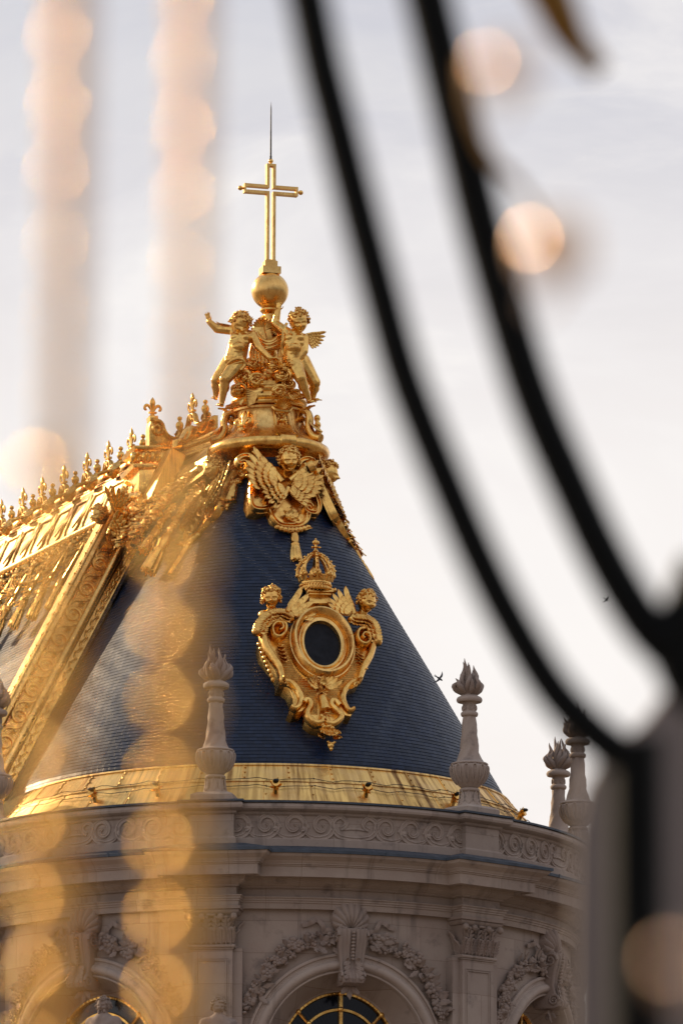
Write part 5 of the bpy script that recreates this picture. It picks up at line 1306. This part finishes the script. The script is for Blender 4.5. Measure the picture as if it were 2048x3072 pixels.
# ------------------------------------------------------------------ stone statues in front of the drum
def statue(label, px, py, Y, yaw, seed):
    top = W(px, py, Y); zb = 19.3; o = thing('stone_statue', label, 'statue', (top.x, Y, zb), 'stone saints before the drum windows'); H = top.z-zb; s = H/7.6
    mb = MB(); Mh = frame((top.x, Y, top.z-.62*s), (1, 0, 0), (0, 0, 1)) @ rotM(6, yaw, 0); head(mb, Mh, .56*s, 80, seed)
    if seed == 51:
        mb.set(Mh @ Mx.Scale(.56*s, 4)); 
        for k in range(40): mb.ell((random.uniform(-.45, .45), random.uniform(-1.5, -.65), random.uniform(.45, .85)), (.16, .26, .14), 6, 5)
    mb.build('head', STONED, o, True, 80)
    mb = MB(Mx.Translation((top.x, Y, 0)) @ Mx.Rotation(R(yaw), 4, 'Z'))
    z = lambda q: zb+H*q
    mb.cap((0, 0, z(.80)), (0, -.02, z(.89)), .30*s, .26*s, 12)
    mb.cap((0, 0, z(.55)), (0, 0, z(.76)), .95*s, .80*s, 14); mb.cap((0, 0, z(.1)), (0, 0, z(.55)), 1.15*s, .95*s, 14); mb.cap((-.75*s, 0, z(.775)), (.75*s, 0, z(.775)), .40*s, .40*s, 12)
    limb(mb, [(-.95*s, 0, z(.77)), (-1.25*s, -.3*s, z(.60)), (-.5*s, -1.0*s, z(.56))], [.40*s, .33*s, .22*s]); limb(mb, [(.95*s, 0, z(.77)), (1.2*s, -.4*s, z(.60)), (.9*s, -1.0*s, z(.47))], [.40*s, .33*s, .22*s])
    for k in range(9): a = -2.6+.55*k; mb.tube(spl([(.8*s*cos(a), .55*s*sin(a), z(.74)), (.95*s*cos(a+.2), .8*s*sin(a+.2), z(.5)), (1.15*s*cos(a), 1.0*s*sin(a), z(.05))], 4), .2*s, 7)
    for k in range(4): mb.tube(spl([(-.9*s, -.3*s, z(.80-.03*k)), (0, -.95*s, z(.70-.04*k)), (.95*s, -.3*s, z(.79-.02*k))], 5), .13*s, 7)
    b = mb.build('draped_body', STONED, o, True, 80); fuse(b, .05, 2)
    mb = MB(); mb.box(top.x-.75, top.x+.75, Y-.55, Y+.65, zb, zb+.18); mb.build('base', STONED, o, False)
statue('bearded stone statue with curly hair before the left drum window, only its bust in view', 312, 2990, -12.75, -24, 51)
statue('smooth-faced stone statue by the pilaster between the drum windows, only its head in view', 656, 2994, -12.75, 10, 52)

# ------------------------------------------------------------------ gilded spouts and the cables on the lead sheets
def band_pt(az, dz_, off=0.0): r = ip(-dz_, [(0, 7.42), (.58, 7.88), (1.62, 8.75)])+off; return V((r*sin(az), -r*cos(az), Z0+dz_))
SP = [(-37.5, 'gilded spout with dark mouth seen through the wide blurred gold rod'), (-22.5, 'gilded spout hidden behind the second blurred gold rod, left of the front urn'), (1.8, 'gilded spout with dark mouth just right of the front urn'), (20.5, 'gilded spout with dark mouth below the pendant of the oval window'), (41.5, 'gilded spout close to the left of the urn at the cone outline'), (66, 'small gilded spout at the right end of the gilded sheets')]
s0 = None
for a, lb in SP:
    q = band_pt(R(a), -.80, .0)
    if s0 is None:
        s0 = thing('roof_spout', lb, 'spout', (0, 0, 0), 'gilded spouts on the lead sheets')
        mb = MB(); mb.tube(spl([(0, .1, -.35), (0, -.06, -.28), (0, -.16, -.10), (0, -.24, .06), (0, -.34, .10)], 4), taper(17, .10, .07, .12), 10); mb.lathe([(.11, -.36), (.15, -.33), (.12, -.28)], 14, c=(0, -.02, 0))
        for k in range(5): b_ = 2*pi*k/5; mb.leaf((.06*cos(b_), -.16, .0+.06*sin(b_)), (cos(b_)*.4, -1, .4+sin(b_)*.4), (cos(b_), 0, sin(b_)), .24, .06, .9)
        mb.build('neck', GOLD, s0, True, 60)
        mb = MB(); mb.ell((0, -.37, .15), (.09, .07, .05), 10, 7); mb.ell((.05, -.30, .18), .04); mb.build('dark_mouth', WIRE, s0)
        o = s0
    else: o = copy_tree(s0)
    o.location = q; o.rotation_euler.z = R(a); o['label'] = lb
rw = random.Random(6)
for nm, d0, lb in (('roof_cable', -.50, 'dark cable clipped along the upper edge of the gilded sheets'), ('roof_cable', -.74, 'thin dark cable hanging along the lower row of gilded sheets')):
    P = [band_pt(R(-86+2*k), d0+.035*sin(k*1.1)-.02*(k % 3), .07) for k in range(82)]
    if d0 < -.6: P += [V((8.6, -.6, ZCOP+.35)), V((9.5, -1.0, ZCOP+.03))]
    mb = MB(); mb.tube(P, .011, 5)
    for k in range(3, 80, 5): mb.box(P[k].x-.018, P[k].x+.018, P[k].y-.018, P[k].y+.018, P[k].z-.02, P[k].z+.015)
    tag(mb.build(nm, WIRE, None, True, 60, P[20]), lb, 'cable')

# ------------------------------------------------------------------ birds
def bird(label, p, s, bank):
    M = Mx.Translation(p) @ Mx.Rotation(R(35), 4, 'Y') @ Mx.Rotation(R(bank), 4, 'X') @ Mx.Scale(s, 4); mb = MB(M)
    mb.tube([(-.5, 0, 0), (-.3, 0, .02), (0, 0, .03), (.25, 0, .03), (.38, 0, .02), (.46, 0, 0)], [.03, .09, .13, .11, .085, .01], 9)
    for sg in (-1, 1):
        P = [(.12, sg*.05, .05), (.16, sg*.4, .16), (.02, sg*.75, .14), (-.28, sg*1.15, .02)]; Q = [(-.12, sg*.05, .04), (-.10, sg*.4, .14), (-.16, sg*.75, .11), (-.30, sg*1.16, .01)]
        mb.grid([[a_, b_, V(b_)-V((0, 0, .02)), V(a_)-V((0, 0, .02))] for a_, b_ in zip(P, Q)], cu=True, caps=True)
        mb.leaf((-.4, sg*.02, 0), (-1, sg*.25, 0), (0, 0, 1), .4, .05, .1, 5, 0, .2)
    tag(mb.build('bird', FEATHER, None, True, 60, p), label, 'bird')
bird('small dark bird flying off the right edge of the slate roof', W(1317, 2036, -2.5), .25, 62)
bird('tiny dark bird far off between the two black iron scrolls', W(1818, 1799, 60), .22, 60)

# ------------------------------------------------------------------ the gilded and black ironwork close to the camera
D1 = 10.5
B1 = [(862, -300), (893, -140), (924, 0), (963, 191), (1012, 382), (1070, 612), (1131, 841), (1201, 1095), (1274, 1291), (1354, 1483), (1437, 1674), (1533, 1865), (1641, 2044), (1737, 2159), (1833, 2242), (1900, 2285)]
B2 = [(1216, -300), (1250, -140), (1284, 0), (1338, 229), (1389, 445), (1437, 650), (1500, 880), (1567, 1105), (1628, 1270), (1711, 1457), (1813, 1674), (1928, 1865), (2030, 1968), (2180, 2070)]
GT = thing('iron_gate', 'out-of-focus black iron gate scrolls sweeping down to an upright bar, close to the camera', 'gate', (Pd(1900, 2300, D1).x, Pd(1900, 2300, D1).y, 0))
for Bp, w_ in ((B1, .041), (B2, .046)):
    P = spl([Pd(x, y, D1) for x, y in Bp], 6); mb = MB(); mb.tube(P, w_, 12); mb.build('scroll_bar', IRON, GT, True, 60)
a, b = Pd(1905, 2240, D1), Pd(1912, 3300, D1)
mb = MB(); mb.tube([a+V((0, 0, .02)), V((b.x, b.y, b.z)), V((b.x+.0, b.y, 0))], .052, 8); mb.build('upright_bar', IRON, GT, False)
mb = MB(); mb.tube(spl([Pd(2120, 1690, D1), Pd(2060, 1840, D1), Pd(2030, 1960, D1), Pd(2080, 2060, D1), Pd(2200, 2100, D1)], 6), .05, 10); mb.build('collar', IRON, GT, True, 60)
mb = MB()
mb.tube(spl([Pd(1385, 180, D1-.1), Pd(1410, 330, D1-.1), Pd(1470, 470, D1-.1), Pd(1560, 560, D1-.15), Pd(1650, 700, D1-.2)], 6), taper(25, .010, .022, .008), 9, flat=.5); mb.build('gilded_leaf', GILT_SHADED, GT, True, 60)
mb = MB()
mb.tube(spl([Pd(1600, -120, D1), Pd(1665, 20, D1), Pd(1715, 120, D1), Pd(1800, 215, D1)], 6), taper(19, .055, .044, .024), 9, flat=.8); mb.build('gilded_leaf', GILT_SHADED, GT, True, 60)
# nearer gilded buds on the scrollwork: their glints spread into discs
def bud(label, px, py, d_, s, mt=PEACH):
    c = Pd(px, py, d_); mb = MB(Mx.Translation(c)); mb.ell((0, 0, 0), (s, s, s*1.1), 24, 16)
    for k in range(4): q = 2*pi*k/4; mb.leaf((0, 0, -s*.9), (cos(q), sin(q), .3), (-cos(q)*.5, -sin(q)*.5, 1), s*.9, s*.4, 1.1, 6, 1, .3)
    mb.tube([(0, 0, -s*.8), (-.1*s, .8*s, -1.2*s), (-.4*s, 2.6*s, -1.2*s)], [.2*s, .16*s, .14*s], 6)
    tag(mb.build('gilded_bud', mt, None, True, 60, c), label, 'gate ornament', 'gilded buds of the gate')
bud('blurred gilded bud glowing as a disc beside the inner black scroll', 1668, 745, 5.5, .031)
bud('blurred gilded bud at the top between the scroll and the hanging gilt leaf', 1518, 205, 5.5, .0235)
bud('blurred gilded bud glowing pale in the bottom right corner before the pier', 2040, 2900, 4.3, .0135, PALE)
# gilt rods: a brown stem added as their shaded side, beside a string of polished drops
def rod(label, px, d_, per, gap):
    c = Pd(px, 1536, d_); a = Pd(px+gap, 1536, d_); P = []; zq = 0.0
    T_ = thing('gate_rod', label, 'gate rod', (c.x, c.y, 0), 'gilt rods of the gate')
    mb = MB(); mb.lathe([(.0100, 0), (.0100, 4.3)], 14, c=(a.x, a.y, 0)); mb.build('stem', STEM, T_, True, 60)
    zs_ = Pd(px, 1430, d_).z              # full round beads below, slim drops on the upper part
    while zq < 4.2:
        for t in [k/16 for k in range(16)]: P.append((max(.0035, (.0245 if zq < zs_ else .0064)*sqrt(max(0, 1-((t-.5)/(.37 if zq < zs_ else .42))**2))), zq+per*t))
        zq += per
    mb = MB(); mb.lathe(P, 28, c=(c.x, c.y, 0))
    for k in range(8): z = .27+.5*k; mb.tube([(c.x, c.y, z), (a.x, a.y, z)], .004, 6)
    mb.build('string_of_drops', GOLDS, T_, True, 70)
rod('blurred gilded rod at the left edge, the outer of the two', 166, 5.45, .0700, 40)
rod('blurred gilded rod crossing the hip roof, the inner of the two', 546, 5.45, .0695, 28)
# stone pier of the gate, right
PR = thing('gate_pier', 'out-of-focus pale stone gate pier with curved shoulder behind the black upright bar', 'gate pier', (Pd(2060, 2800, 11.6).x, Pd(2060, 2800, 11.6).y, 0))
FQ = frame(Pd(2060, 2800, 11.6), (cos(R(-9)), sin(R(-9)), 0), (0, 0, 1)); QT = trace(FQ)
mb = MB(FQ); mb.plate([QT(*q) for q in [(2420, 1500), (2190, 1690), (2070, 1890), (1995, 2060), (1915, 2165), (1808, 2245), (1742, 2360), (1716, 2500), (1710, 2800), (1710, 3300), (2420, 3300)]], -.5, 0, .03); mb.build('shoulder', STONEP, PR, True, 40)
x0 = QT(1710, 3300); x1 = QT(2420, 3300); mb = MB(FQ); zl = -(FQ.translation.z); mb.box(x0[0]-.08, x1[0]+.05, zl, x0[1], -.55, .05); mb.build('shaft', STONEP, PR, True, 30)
# ------------------------------------------------------------------ output
vs = scene.view_settings; vs.view_transform = 'Standard'; vs.look = 'None'; vs.exposure = 0.0; vs.gamma = 1.0
scene.render.engine = 'CYCLES'
scene.cycles.use_denoising = True
scene.cycles.max_bounces = 6; scene.cycles.diffuse_bounces = 3; scene.cycles.glossy_bounces = 4
scene.cycles.sample_clamp_indirect = 8
